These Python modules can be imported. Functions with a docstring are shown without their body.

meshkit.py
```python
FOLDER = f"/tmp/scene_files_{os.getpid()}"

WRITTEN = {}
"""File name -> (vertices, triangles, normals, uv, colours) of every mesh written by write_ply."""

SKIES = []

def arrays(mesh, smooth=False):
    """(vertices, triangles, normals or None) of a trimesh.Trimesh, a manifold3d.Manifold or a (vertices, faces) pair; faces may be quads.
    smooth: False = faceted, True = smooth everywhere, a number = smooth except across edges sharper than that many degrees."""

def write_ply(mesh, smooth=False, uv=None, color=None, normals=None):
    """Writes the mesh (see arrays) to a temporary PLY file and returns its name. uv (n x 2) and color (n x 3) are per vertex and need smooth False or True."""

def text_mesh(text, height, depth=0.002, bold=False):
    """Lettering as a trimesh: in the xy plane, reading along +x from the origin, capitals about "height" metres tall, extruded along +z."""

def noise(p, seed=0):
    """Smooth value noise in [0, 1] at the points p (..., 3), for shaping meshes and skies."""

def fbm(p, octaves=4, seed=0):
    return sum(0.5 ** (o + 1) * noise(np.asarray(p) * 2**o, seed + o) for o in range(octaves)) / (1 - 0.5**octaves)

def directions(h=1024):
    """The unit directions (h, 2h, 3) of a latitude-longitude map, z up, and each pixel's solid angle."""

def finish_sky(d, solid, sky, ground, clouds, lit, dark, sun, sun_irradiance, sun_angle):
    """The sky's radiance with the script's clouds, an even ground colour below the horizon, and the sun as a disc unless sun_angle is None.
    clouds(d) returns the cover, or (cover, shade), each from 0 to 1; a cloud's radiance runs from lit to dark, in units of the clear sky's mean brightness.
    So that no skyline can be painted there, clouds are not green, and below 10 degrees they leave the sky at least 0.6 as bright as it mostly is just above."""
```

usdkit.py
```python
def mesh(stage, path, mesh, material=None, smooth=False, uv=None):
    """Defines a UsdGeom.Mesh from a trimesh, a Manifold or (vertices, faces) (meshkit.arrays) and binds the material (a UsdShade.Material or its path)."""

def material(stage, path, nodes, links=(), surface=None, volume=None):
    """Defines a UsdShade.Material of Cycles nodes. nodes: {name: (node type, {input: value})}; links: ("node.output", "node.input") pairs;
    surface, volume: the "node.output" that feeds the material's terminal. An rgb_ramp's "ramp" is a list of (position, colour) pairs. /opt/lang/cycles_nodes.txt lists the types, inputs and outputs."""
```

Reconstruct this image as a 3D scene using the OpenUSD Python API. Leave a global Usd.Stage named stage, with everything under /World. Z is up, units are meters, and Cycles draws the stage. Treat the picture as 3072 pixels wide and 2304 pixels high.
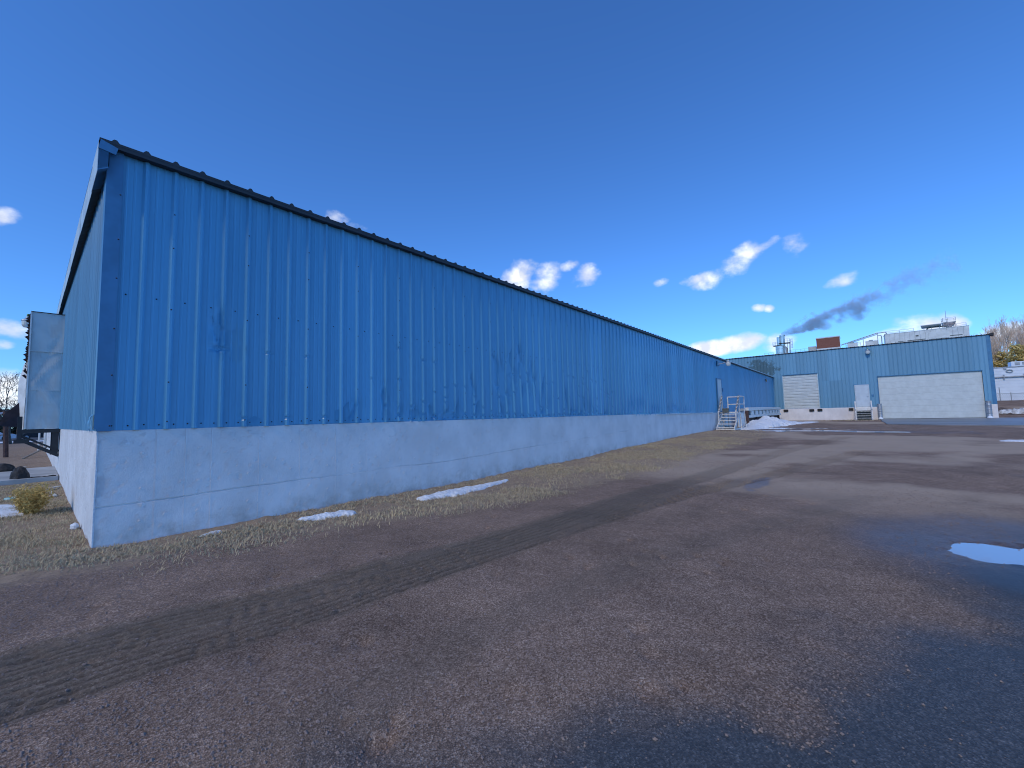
import math, random
import numpy as np, trimesh, usdkit, meshkit
from pxr import Usd, UsdGeom, UsdLux, UsdShade, Gf, Sdf, Vt

stage = Usd.Stage.CreateInMemory()
UsdGeom.SetStageUpAxis(stage, UsdGeom.Tokens.z)
UsdGeom.SetStageMetersPerUnit(stage, 1.0)
world = UsdGeom.Xform.Define(stage, '/World')
stage.SetDefaultPrim(world.GetPrim())
UsdGeom.Scope.Define(stage, '/World/Looks')

# ------------------------------------------------------------------ camera
CAM = np.array([-0.75813, -7.09645, 0.06399])
FWD = np.array([0.7708326, 0.63255741, 0.07542024])
RGT = np.array([0.63557771, -0.77166805, -0.02386198])
UPV = np.array([-0.04310532, -0.06632902, 0.99686629])
EXPOSURE = 0.55
cam = UsdGeom.Camera.Define(stage, '/World/camera')
m4 = Gf.Matrix4d(*RGT, 0, *UPV, 0, *(-FWD), 0, *CAM, 1)
cam.AddTransformOp().Set(m4)
cam.CreateHorizontalApertureAttr(36.0)
cam.CreateVerticalApertureAttr(27.0)
cam.CreateFocalLengthAttr(14.80)
cam.CreateClippingRangeAttr(Gf.Vec2f(0.05, 4000))
cam.CreateExposureAttr(EXPOSURE)

# ------------------------------------------------------------------ sky and sun
SUN_AZ, SUN_EL = math.radians(184), math.radians(40)     # azimuth measured from +x towards +y
SKY_STRENGTH, SUN_INT = 0.10, 0.30
SUN_ANGLE = 10.0
sund = np.array([math.cos(SUN_EL) * math.cos(SUN_AZ), math.cos(SUN_EL) * math.sin(SUN_AZ), math.sin(SUN_EL)])
CLOUDS = [(1.0801,0.4295,-45.83,-16.90,-16.57,80.76,.9),(1.0455,0.4157,-45.52,-8.34,-6.00,119.38,.9),(0.6675,0.3243,-24.08,11.49,14.49,37.29,1),
(0.5948,0.3174,-26.32,4.13,4.70,43.85,1),(0.5441,0.3390,-48.64,17.03,24.48,93.99,.85),(0.5120,0.3163,-33.26,14.79,17.64,50.32,.85),
(0.3382,0.2860,-62.94,13.29,17.32,123.58,.9),(0.2657,0.2822,-31.93,4.69,7.80,114.08,.95),(0.2287,0.2814,-27.69,7.65,12.00,56.28,1.1),
(0.1878,0.2934,-27.06,9.58,12.72,42.06,1.1),(0.1559,0.3221,-35.88,3.56,-1.07,55.60,1),(0.1263,0.3266,-39.82,16.82,39.25,102.27,1),
(0.0792,0.3177,-51.51,8.42,3.50,57.39,.95),(0.0083,0.2343,-40.77,9.94,22.00,81.13,1.2),(0.2326,0.1341,-22.83,0.19,-1.34,78.05,1.5),
(0.1840,0.1391,-29.85,1.97,3.42,64.86,1.5),(0.1191,0.1229,-42.75,3.74,5.86,59.61,.8),(-0.0525,0.1275,-24.18,2.76,12.07,67.44,1.4),
(-0.0916,0.1390,-26.26,0.79,1.31,57.94,1.5),(-0.1247,0.1394,-46.16,-9.26,-31.21,70.63,1.4),(-0.1868,0.1066,-37.49,-0.65,-1.91,64.15,1.5),
(1.5631,0.1500,-50.34,-4.71,-16.18,87.51,1.1),(1.5712,0.1257,-99.67,4.35,16.18,142.56,1),(1.5780,0.3172,-97.91,4.65,41.06,124.77,.45),
(1.5621,0.0629,-42.72,1.83,1.31,35.36,1.5),(0.1463,0.2074,-101.34,-6.24,-22.89,153.35,.8),(0.1302,0.2032,-123.92,-7.72,-27.31,180.40,.8),
# the same loose low clouds go on outside the frame
(1.86,0.15,-22,1,2,60,1.3),(2.15,0.26,-26,4,6,50,1),(2.62,0.18,-20,-2,-3,62,1.3),(-2.95,0.14,-22,0,2,60,1.4),(-2.5,0.28,-28,6,8,48,1),
(-2.05,0.16,-20,2,3,64,1.3),(-1.55,0.3,-30,4,4,50,1),(-1.1,0.13,-22,0,0,64,1.4),(-0.62,0.2,-26,3,6,60,1.1),(-0.45,0.32,-34,6,8,70,.9)]

def build_sky():
    N = {'tc': ('texture_coordinate', {}),
         'sky': ('sky_texture', {'sky_type': 'single_scattering', 'sun_disc': False, 'sun_elevation': SUN_EL,
                                 'sun_rotation': math.atan2(sund[0], sund[1]), 'altitude': 300.0, 'air_density': 1.0,
                                 'aerosol_density': 0.25, 'ozone_density': 4.0}),
         'hs': ('mix', {'mix_type': 'multiply', 'fac': 1.0, 'color2': (.48, .90, 1.42)}),
         'sep': ('separate_xyz', {}),
         'az': ('math', {'math_type': 'arctan2'}),
         'el': ('math', {'math_type': 'arcsine'}),
         'nz': ('noise_texture', {'scale': 11.0, 'detail': 7.0, 'roughness': 0.56}),
         'mp': ('mapping', {'scale': (1.0, 1.0, 1.5)}),
         'nlo': ('noise_texture', {'scale': 30.0, 'detail': 4.0})}
    L = [('sky.color', 'hs.color1'), ('tc.generated', 'sep.vector'), ('sep.y', 'az.value1'), ('sep.x', 'az.value2'), ('sep.z', 'el.value1'),
         ('tc.generated', 'mp.vector'), ('mp.vector', 'nz.vector'), ('tc.generated', 'nlo.vector')]
    prev = None
    for i, (a, e, m00, m01, m10, m11, k) in enumerate(CLOUDS):
        m00, m01, m10, m11 = (.74 * q for q in (m00, m01, m10, m11))
        n = f'c{i}'
        N[n + 'a'] = ('math', {'math_type': 'multiply_add', 'value2': m00, 'value3': -m00 * a - m01 * e})
        N[n + 'b'] = ('math', {'math_type': 'multiply_add', 'value2': m01})
        N[n + 'c'] = ('math', {'math_type': 'multiply_add', 'value2': m10, 'value3': -m10 * a - m11 * e})
        N[n + 'd'] = ('math', {'math_type': 'multiply_add', 'value2': m11})
        N[n + 'e'] = ('math', {'math_type': 'multiply'})
        N[n + 'f'] = ('math', {'math_type': 'multiply_add'})
        N[n + 'g'] = ('math', {'math_type': 'multiply_add', 'value2': -k, 'value3': k})
        L += [('az.value', n + 'a.value1'), ('el.value', n + 'b.value1'), (n + 'a.value', n + 'b.value3'),
              ('az.value', n + 'c.value1'), ('el.value', n + 'd.value1'), (n + 'c.value', n + 'd.value3'),
              (n + 'b.value', n + 'e.value1'), (n + 'b.value', n + 'e.value2'),
              (n + 'd.value', n + 'f.value1'), (n + 'd.value', n + 'f.value2'), (n + 'e.value', n + 'f.value3'),
              (n + 'f.value', n + 'g.value1')]
        if prev:
            N[n + 'm'] = ('math', {'math_type': 'maximum'})
            L += [(prev, n + 'm.value1'), (n + 'g.value', n + 'm.value2')]
            prev = n + 'm.value'
        else:
            prev = n + 'g.value'
    N['pos'] = ('math', {'math_type': 'maximum', 'value2': -2.0})
    N['add'] = ('math', {'math_type': 'multiply_add', 'value2': 5.2})
    N['off'] = ('math', {'math_type': 'add', 'value2': -2.75})
    N['cov'] = ('map_range', {'range_type': 'smoothstep', 'from_min': -0.15, 'from_max': 1.5, 'to_min': 0.0, 'to_max': 0.95, 'clamp': True})
    N['shade'] = ('map_range', {'range_type': 'smoothstep', 'from_min': 0.38, 'from_max': 0.66, 'to_min': 0.0, 'to_max': 1.0, 'clamp': True})
    N['cc'] = ('mix', {'color1': (5.6, 5.9, 6.6), 'color2': (8.8, 8.9, 9.1)})
    N['mx'] = ('mix', {})
    N['bg'] = ('background_shader', {'strength': SKY_STRENGTH})
    L += [(prev, 'pos.value1'), ('nz.fac', 'add.value1'), ('pos.value', 'add.value3'), ('add.value', 'off.value1'), ('off.value', 'cov.value'),
          ('nlo.fac', 'shade.value'), ('shade.result', 'cc.fac'), ('hs.color', 'mx.color1'), ('cc.color', 'mx.color2'), ('cov.result', 'mx.fac'), ('mx.color', 'bg.color')]
    return usdkit.material(stage, '/World/Looks/sky_look', N, L, surface='bg.background')

dome = UsdLux.DomeLight.Define(stage, '/World/sky')
UsdShade.MaterialBindingAPI.Apply(dome.GetPrim()).Bind(build_sky())
dome.GetPrim().SetCustomDataByKey('kind', 'structure')
dome.GetPrim().SetCustomDataByKey('label', 'deep blue winter sky with a few low white clouds')
sun = UsdLux.DistantLight.Define(stage, '/World/sun')
sun.CreateNormalizeAttr(True); sun.CreateIntensityAttr(SUN_INT); sun.CreateAngleAttr(SUN_ANGLE)
sun.CreateColorAttr(Gf.Vec3f(1.0, 0.87, 0.68))
zax = Gf.Vec3d(*sund); xax = Gf.Cross(Gf.Vec3d(0, 0, 1), zax).GetNormalized(); yax = Gf.Cross(zax, xax)
sun.AddTransformOp().Set(Gf.Matrix4d(*xax, 0, *yax, 0, *zax, 0, 0, 0, 60, 1))

# ------------------------------------------------------------------ helpers
rng = np.random.default_rng(7)
_names = {}
def numbered(parent, name):
    k = (parent, name); n = _names.get(k, -1) + 1; _names[k] = n
    return name if n == 0 else f'{name}_{n:03d}'
def ppath(parent):
    return '/World' if parent is None else str(parent.GetPath())
def tag(p, label=None, cat=None, group=None, kind=None):
    for k, v in (('label', label), ('category', cat), ('group', group), ('kind', kind)):
        if v: p.SetCustomDataByKey(k, v)
    return p
def thing(name, label, cat, loc=(0, 0, 0), rz=0, group=None, kind=None):
    x = UsdGeom.Xform.Define(stage, '/World/' + numbered('/World', name))
    x.AddTranslateOp().Set(Gf.Vec3d(*map(float, loc))); x.AddRotateZOp().Set(float(rz))
    return tag(x.GetPrim(), label, cat, group, kind)
def obj(name, mesh, mat, parent=None, label=None, cat=None, group=None, kind=None, smooth=False, attrs=None):
    path = ppath(parent) + '/' + numbered(ppath(parent), name)
    if isinstance(mesh, MB): mesh = mesh.arrays()
    m = usdkit.mesh(stage, path, mesh, mat, smooth=smooth)
    if attrs:
        for k, v in attrs.items():
            UsdGeom.PrimvarsAPI(m).CreatePrimvar(k, Sdf.ValueTypeNames.Color3fArray, 'vertex').Set(Vt.Vec3fArray.FromNumpy(np.asarray(v, np.float32)))
    return tag(m.GetPrim(), label, cat, group, kind)
def dup(src, loc, rz=0, label=None, group=None, scale=None):
    cd = src.GetCustomData()
    base = src.GetName().split('_0')[0]
    x = UsdGeom.Xform.Define(stage, '/World/' + numbered('/World', base))
    x.GetPrim().GetReferences().AddInternalReference(src.GetPath())
    x.ClearXformOpOrder()
    x.AddTranslateOp(opSuffix='place').Set(Gf.Vec3d(*map(float, loc))); x.AddRotateZOp(opSuffix='place').Set(float(rz))
    if scale: x.AddScaleOp(opSuffix='place').Set(Gf.Vec3f(*scale))
    x.GetPrim().SetInstanceable(True)
    return tag(x.GetPrim(), label or cd.get('label'), cd.get('category'), group or cd.get('group'))

class MB:
    def __init__(s): s.v = []; s.f = []; s.n = 0
    def add(s, v, f):
        v = np.asarray(v, float).reshape(-1, 3); f = np.asarray(f, int)
        if f.ndim == 2 and f.shape[1] == 4: f = np.vstack([f[:, [0, 1, 2]], f[:, [0, 2, 3]]])
        s.v.append(v); s.f.append(f + s.n); s.n += len(v); return s
    def arrays(s): return np.vstack(s.v), np.vstack(s.f)
    def box(s, lo, hi, c=0.0):
        lo, hi = np.asarray(lo, float), np.asarray(hi, float); lo, hi2 = np.minimum(lo, hi), np.maximum(lo, hi)
        return s.obox((lo + hi2) / 2, np.eye(3), hi2 - lo, c)
    def obox(s, cen, ax, size, c=0.0):
        """oriented box, rows of ax = axes; c = chamfer"""
        h = np.asarray(size, float) / 2; ax = np.asarray(ax, float)
        if c <= 0:
            P = np.array([[x, y, z] for z in (-1, 1) for y in (-1, 1) for x in (-1, 1)]) * h
            F = [[0, 2, 3, 1], [4, 5, 7, 6], [0, 1, 5, 4], [2, 6, 7, 3], [0, 4, 6, 2], [1, 3, 7, 5]]
            return s.add(P @ ax + cen, F)
        c = min(c, h.min() * .9); P = []
        for z in (-1, 1):
            for y in (-1, 1):
                for x in (-1, 1):
                    q = np.array([x, y, z])
                    for k in range(3):
                        w = h - c; w[k] = h[k]; P.append(q * w)
        hull = trimesh.convex.convex_hull(np.array(P))
        return s.add(np.asarray(hull.vertices) @ ax + cen, hull.faces)
    def bar(s, p, q, w, h, up=(0, 0, 1), c=0.0):
        p = np.asarray(p, float); q = np.asarray(q, float); d = q - p; L = np.linalg.norm(d); d /= L
        u = np.asarray(up, float)
        if abs(d @ u) > .98: u = np.array([1., 0, 0])
        r = np.cross(d, u); r /= np.linalg.norm(r); u = np.cross(r, d)
        return s.obox((p + q) / 2, np.stack([d, r, u]), (L, w, h), c)
    def tube(s, pts, r, n=8, cap=True):
        pts = np.asarray(pts, float); r = np.broadcast_to(r, len(pts)); V = []
        prev = None
        for i, p in enumerate(pts):
            d = pts[min(i + 1, len(pts) - 1)] - pts[max(i - 1, 0)]; d = d / (np.linalg.norm(d) + 1e-9)
            if prev is None:
                a = np.array([0, 0, 1.]) if abs(d[2]) < .9 else np.array([1., 0, 0])
            else: a = prev
            x = a - d * (a @ d); x /= np.linalg.norm(x); prev = x; y = np.cross(d, x)
            t = np.arange(n) * 2 * np.pi / n
            V.append(p + r[i] * (np.outer(np.cos(t), x) + np.outer(np.sin(t), y)))
        F = []
        for i in range(len(pts) - 1):
            for k in range(n):
                k2 = (k + 1) % n
                F.append([i * n + k, i * n + k2, (i + 1) * n + k2, (i + 1) * n + k])
        s.add(np.vstack(V), F)
        if cap:
            s.add(V[0], [[0, i + 1, i] for i in range(1, n - 1)]); s.add(V[-1], [[0, i, i + 1] for i in range(1, n - 1)])
        return s
    def lathe(s, prof, cen=(0, 0, 0), n=24):
        prof = np.asarray(prof, float); t = np.arange(n) * 2 * np.pi / n
        V = np.stack([prof[:, 0, None] * np.cos(t), prof[:, 0, None] * np.sin(t), np.repeat(prof[:, 1, None], n, 1)], -1).reshape(-1, 3)
        F = [[i * n + k, i * n + (k + 1) % n, (i + 1) * n + (k + 1) % n, (i + 1) * n + k] for i in range(len(prof) - 1) for k in range(n)]
        return s.add(V + np.asarray(cen), F)
    def prism(s, poly, z0, z1):
        from shapely.geometry import Polygon
        m = trimesh.creation.extrude_polygon(Polygon(poly), z1 - z0, engine='earcut')
        return s.add(np.asarray(m.vertices) + [0, 0, z0], m.faces)
    def grid(s, P):
        """P: (a,b,3) vertices"""
        a, b = P.shape[:2]; i = np.arange(a * b).reshape(a, b)
        F = np.stack([i[:-1, :-1], i[1:, :-1], i[1:, 1:], i[:-1, 1:]], -1).reshape(-1, 4)
        return s.add(P.reshape(-1, 3), F)

def fbm(x, y, z=0.0, sc=1.0, oct=4, seed=0):
    p = np.stack(np.broadcast_arrays(np.asarray(x, float), np.asarray(y, float), np.asarray(z, float)), -1) * sc
    out = 0; a = .5; t = 0
    for k in range(oct):
        out = out + a * meshkit.noise(p * 2 ** k + 17.3 * k, seed + k); t += a; a *= .5
    return out / t
def sstep(a, b, x):
    t = np.clip((np.asarray(x, float) - a) / (b - a), 0, 1); return t * t * (3 - 2 * t)

# ------------------------------------------------------------------ materials
def pm(name, col, rough=.6, var=.25, scale=3.0, bump=0.0, bscale=40.0, metal=0.0, col2=None, spec=.5, stretch=(1, 1, 1), bdist=.01, coords='geometry.position', extra=None, detail=5.0):
    col = np.asarray(col, float)
    c2 = np.asarray(col2, float) if col2 is not None else col * (1 - var)
    c1 = col if col2 is not None else col * (1 + var * .6)
    N = {'g': ('geometry', {}), 'mp': ('mapping', {'scale': stretch}), 'n': ('noise_texture', {'scale': scale, 'detail': detail, 'roughness': .6}),
         'rr': ('map_range', {'range_type': 'smoothstep', 'from_min': .3, 'from_max': .7, 'clamp': True}),
         'm': ('mix', {'color1': tuple(c1), 'color2': tuple(c2)}),
         'p': ('principled_bsdf', {'roughness': rough, 'metallic': metal, 'specular_ior_level': spec})}
    L = [('mp.vector', 'n.vector'), ('n.fac', 'rr.value'), ('rr.result', 'm.fac'), ('m.color', 'p.base_color')]
    if coords == 'object':
        N['tc'] = ('texture_coordinate', {}); L.append(('tc.object', 'mp.vector'))
    else: L.append(('g.position', 'mp.vector'))
    if bump:
        N['bn'] = ('noise_texture', {'scale': bscale, 'detail': 4.0}); N['b'] = ('bump', {'strength': bump, 'distance': bdist})
        L += [('g.position' if coords != 'object' else 'tc.object', 'bn.vector'), ('bn.fac', 'b.height'), ('b.normal', 'p.normal')]
    if extra: extra(N, L)
    return usdkit.material(stage, '/World/Looks/' + name, N, L, surface='p.BSDF')

def wall_paint(name, col, fade, rough, dirt, streak=.5, worn=None, bmp=.12):
    """painted metal cladding: slow tone drift, vertical streaks, fine oil-canning"""
    N = {'g': ('geometry', {}), 'mp': ('mapping', {'scale': (5.0, 5.0, .35)}), 'n': ('noise_texture', {'scale': 1.0, 'detail': 6.0, 'roughness': .65}),
         'n2': ('noise_texture', {'scale': .55, 'detail': 4.0}), 'n3': ('noise_texture', {'scale': 14.0, 'detail': 6.0, 'roughness': .7}),
         'r1': ('map_range', {'range_type': 'smoothstep', 'from_min': .35, 'from_max': .7, 'to_max': streak, 'clamp': True}),
         'r2': ('map_range', {'range_type': 'smoothstep', 'from_min': .62, 'from_max': .78, 'to_max': .45, 'clamp': True}),
         'oi': ('object_info', {}), 'rv': ('map_range', {'to_min': .9, 'to_max': 1.1}),
         'm1': ('mix', {'color1': col, 'color2': fade}), 'm2': ('mix', {'color2': dirt}), 'hs': ('hsv', {}),
         'mb': ('mapping', {'scale': (2.2, 2.2, .5)}), 'nb': ('noise_texture', {'scale': 1.0, 'detail': 2.0}),
         'b': ('bump', {'strength': bmp, 'distance': .006}),
         'p': ('principled_bsdf', {'roughness': rough, 'specular_ior_level': .45})}
    L = [('g.position', 'mp.vector'), ('mp.vector', 'n.vector'), ('g.position', 'n2.vector'), ('g.position', 'n3.vector'), ('n.fac', 'r1.value'), ('r1.result', 'm1.fac'),
         ('n3.fac', 'r2.value'), ('r2.result', 'm2.fac'), ('m1.color', 'm2.color1'), ('oi.random', 'rv.value'), ('rv.result', 'hs.value'),
         ('g.position', 'mb.vector'), ('mb.vector', 'nb.vector'), ('nb.fac', 'b.height'), ('b.normal', 'p.normal')]
    last = 'm2.color'
    if worn:
        N['sx'] = ('separate_xyz', {}); N['wn'] = ('noise_texture', {'scale': 1.7, 'detail': 7.0, 'roughness': .7})
        (yc, yw, zc, zw) = worn
        N['wy'] = ('math', {'math_type': 'multiply_add', 'value2': 1 / yw, 'value3': -yc / yw}); N['wz'] = ('math', {'math_type': 'multiply_add', 'value2': 1 / zw, 'value3': -zc / zw})
        N['wy2'] = ('math', {'math_type': 'multiply'}); N['wq'] = ('math', {'math_type': 'multiply_add'}); N['ws'] = ('math', {'math_type': 'subtract'})
        N['wf'] = ('math', {'math_type': 'multiply_add', 'value2': 3.0, 'value3': -.85}); N['wr'] = ('map_range', {'range_type': 'smoothstep', 'from_min': 0.0, 'from_max': .35, 'to_max': .75, 'clamp': True})
        N['mw'] = ('mix', {'color2': (.035, .075, .085)})
        L += [('g.position', 'sx.vector'), ('sx.y', 'wy.value1'), ('sx.z', 'wz.value1'), ('wy.value', 'wy2.value1'), ('wy.value', 'wy2.value2'), ('wz.value', 'wq.value1'), ('wz.value', 'wq.value2'),
              ('wy2.value', 'wq.value3'), ('g.position', 'wn.vector'), ('wn.fac', 'wf.value1'), ('wf.value', 'ws.value1'), ('wq.value', 'ws.value2'), ('ws.value', 'wr.value'),
              ('wr.result', 'mw.fac'), (last, 'mw.color1')]
        last = 'mw.color'
    L += [(last, 'hs.color'), ('hs.color', 'p.base_color')]
    return usdkit.material(stage, '/World/Looks/' + name, N, L, surface='p.BSDF')

M = {}
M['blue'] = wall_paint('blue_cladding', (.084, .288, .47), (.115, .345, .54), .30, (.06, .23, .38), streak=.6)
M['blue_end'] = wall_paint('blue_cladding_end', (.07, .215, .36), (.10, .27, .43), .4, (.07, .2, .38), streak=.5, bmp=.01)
M['blue_far'] = wall_paint('blue_cladding_far', (.075, .26, .42), (.085, .29, .455), .42, (.045, .15, .27), bmp=.02)
M['blue_faded'] = wall_paint('blue_cladding_faded', (.11, .262, .385), (.14, .305, .425), .55, (.09, .19, .30), worn=(1.0, 2.1, 4.6, 1.5))
M['blue_trim'] = pm('blue_trim', (.05, .17, .31), .4, .15, 4)
M['patch_blue'] = pm('repainted_blue', (.065, .25, .42), .45, .1, 6)
M['pale_trim'] = pm('pale_trim', (.42, .52, .56), .45, .2, 3)
M['dark_trim'] = pm('dark_roof_edge', (.012, .014, .018), .6, .3, 6)
M['roof'] = pm('roof_metal', (.02, .022, .026), .5, .3, 2)
M['soffit'] = pm('rake_inside', (.05, .065, .07), .7, .4, 5)
def foundation_extra(N, L):
    N['stm'] = ('mapping', {'scale': (1.6, 1.6, .22)}); N['stn'] = ('noise_texture', {'scale': 1.0, 'detail': 7.0, 'roughness': .7}); N['str'] = ('map_range', {'range_type': 'smoothstep', 'from_min': .52, 'from_max': .72, 'to_max': .17, 'clamp': True}); N['stx'] = ('mix', {'color2': (.30, .31, .32)})
    L += [('g.position', 'stm.vector'), ('stm.vector', 'stn.vector'), ('stn.fac', 'str.value'), ('str.result', 'stx.fac'), ('m.color', 'stx.color1')]
    N['sx'] = ('separate_xyz', {}); N['dn'] = ('noise_texture', {'scale': 2.3, 'detail': 6.0, 'roughness': .7})
    N['dz'] = ('map_range', {'range_type': 'smoothstep', 'from_min': -.95, 'from_max': -1.42, 'to_min': 0.0, 'to_max': 1.0, 'clamp': True})
    N['dm'] = ('math', {'math_type': 'multiply'}); N['mx'] = ('mix', {'color2': (.36, .32, .28)}); N['dk'] = ('map_range', {'range_type': 'smoothstep', 'from_min': .34, 'from_max': .75, 'to_max': 1.0, 'clamp': True})
    L.remove(('m.color', 'p.base_color'))
    L += [('g.position', 'sx.vector'), ('sx.z', 'dz.value'), ('g.position', 'dn.vector'), ('dz.result', 'dm.value1'), ('dn.fac', 'dk.value'), ('dk.result', 'dm.value2'), ('dm.value', 'mx.fac'), ('stx.color', 'mx.color1'), ('mx.color', 'p.base_color')]
M['foundation'] = pm('painted_concrete', (.68, .645, .63), .72, .12, 1.1, .55, 55, bdist=.006, extra=foundation_extra)
def plank_extra(N, L):
    N['sv'] = ('mapping', {'scale': (9.0, 9.0, .55)}); N['sn'] = ('noise_texture', {'scale': 1.0, 'detail': 5.0, 'roughness': .75})
    N['sr'] = ('map_range', {'range_type': 'smoothstep', 'from_min': .62, 'from_max': .72, 'to_max': .85, 'clamp': True}); N['mx'] = ('mix', {'color2': (.10, .12, .15)})
    L.remove(('m.color', 'p.base_color'))
    L += [('g.position', 'sv.vector'), ('sv.vector', 'sn.vector'), ('sn.fac', 'sr.value'), ('sr.result', 'mx.fac'), ('m.color', 'mx.color1'), ('mx.color', 'p.base_color')]
M['foundation_end'] = pm('weathered_painted_concrete', (.57, .60, .63), .8, .12, 2.0, .8, 30, bdist=.01, extra=plank_extra)
M['white_door'] = pm('white_door_paint', (.50, .54, .53), .55, .08, 2.5)
M['grey_door'] = pm('grey_door_paint', (.46, .53, .58), .5, .08, 2.5)
M['white_paint'] = pm('chipped_white_paint', (.66, .67, .66), .6, .15, 6, col2=(.60, .58, .53))
M['stair_paint'] = pm('weathered_stair_paint', (.70, .70, .68), .65, .2, 9, col2=(.50, .45, .40))
M['steel'] = pm('galvanised_steel', (.38, .42, .46), .42, .25, 8, metal=.55)
M['tread'] = pm('worn_tread', (.42, .42, .40), .8, .4, 9)
M['black'] = pm('black_rubber', (.012, .012, .014), .75, .4, 10, .4, 40)
M['black_steel'] = pm('black_steel', (.014, .015, .018), .5, .3, 10)
M['rust'] = pm('rusty_brown_paint', (.07, .035, .03), .7, .5, 9)
M['canvas'] = pm('grey_vinyl_canvas', (.46, .52, .54), .38, .10, 1.6, .2, 3)
M['canvas_edge'] = pm('pale_vinyl_edge', (.60, .62, .62), .5, .15, 4)
M['torn'] = pm('torn_black_fabric', (.018, .014, .022), .85, .4, 8)
M['glass'] = pm('lamp_glass', (.55, .58, .56), .12, .1, 4)
M['lamp_metal'] = pm('lamp_metal', (.45, .46, .44), .35, .3, 8, metal=.6)
M['bulb_green'] = pm('green_cap', (.12, .32, .12), .5, .2, 6)
M['snow'] = pm('old_snow', (.82, .84, .86), .6, .06, 16, .9, 30, bdist=.03, spec=.3, col2=(.58, .60, .61))
M['dirty_snow'] = pm('dirty_snow', (.62, .65, .68), .6, .2, 4, .7, 15, bdist=.03, col2=(.20, .19, .19))
M['concrete'] = pm('slab_concrete', (.36, .36, .35), .75, .25, 1.2, .4, 40, bdist=.005)
M['apron'] = pm('damp_apron_concrete', (.20, .21, .22), .45, .35, .6, .4, 30, bdist=.005, stretch=(1, .4, 1))
M['wood'] = pm('weathered_board', (.45, .42, .36), .8, .3, 8)
M['grey_wood'] = pm('grey_board', (.23, .20, .17), .85, .3, 8)
M['brick_red'] = pm('brown_brick_cladding', (.20, .075, .05), .8, .15, 8, .3, 20)
M['white_metal'] = pm('white_rooftop_cladding', (.50, .54, .54), .6, .15, .9)
M['white_wall'] = pm('white_painted_block', (.62, .68, .74), .75, .08, .8)
M['grey_metal'] = pm('grey_metal', (.30, .33, .35), .5, .25, 3)
M['dark_vent'] = pm('dark_vent', (.10, .11, .10), .7, .3, 5)
M['stainless'] = pm('stainless_steel', (.62, .62, .60), .28, .2, 2, metal=.9)
M['hopper'] = pm('hopper_paint', (.30, .22, .20), .6, .4, 4, col2=(.50, .47, .46))
M['factory'] = pm('factory_wall', (.40, .42, .44), .8, .15, .5)
M['bark'] = pm('bare_tree_bark', (.085, .065, .055), .9, .4, 6, coords='object')
M['twig'] = pm('bare_twigs', (.62, .48, .37), .9, .3, 2, coords='object')
def leaf_mat(name, a, b):
    return usdkit.material(stage, '/World/Looks/' + name, {'g': ('geometry', {}), 'r': ('rgb_ramp', {'ramp': [(0, a), (.55, b), (1, tuple(x * .6 for x in a))]}),
        'p': ('principled_bsdf', {'roughness': .7}), 't': ('translucent_bsdf', {}), 'mx': ('mix_closure', {'fac': .25})},
        [('g.random_per_island', 'r.fac'), ('r.color', 'p.base_color'), ('r.color', 't.color'), ('p.BSDF', 'mx.closure1'), ('t.BSDF', 'mx.closure2')], surface='mx.closure')
M['evergreen'] = leaf_mat('winter_evergreen', (.66, .51, .19), (.44, .34, .12))
M['dark_hedge'] = leaf_mat('dark_hedge_leaf', (.03, .035, .02), (.05, .05, .03))
M['car_silver'] = pm('silver_car_paint', (.42, .47, .54), .25, .03, 2, metal=.4)
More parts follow.
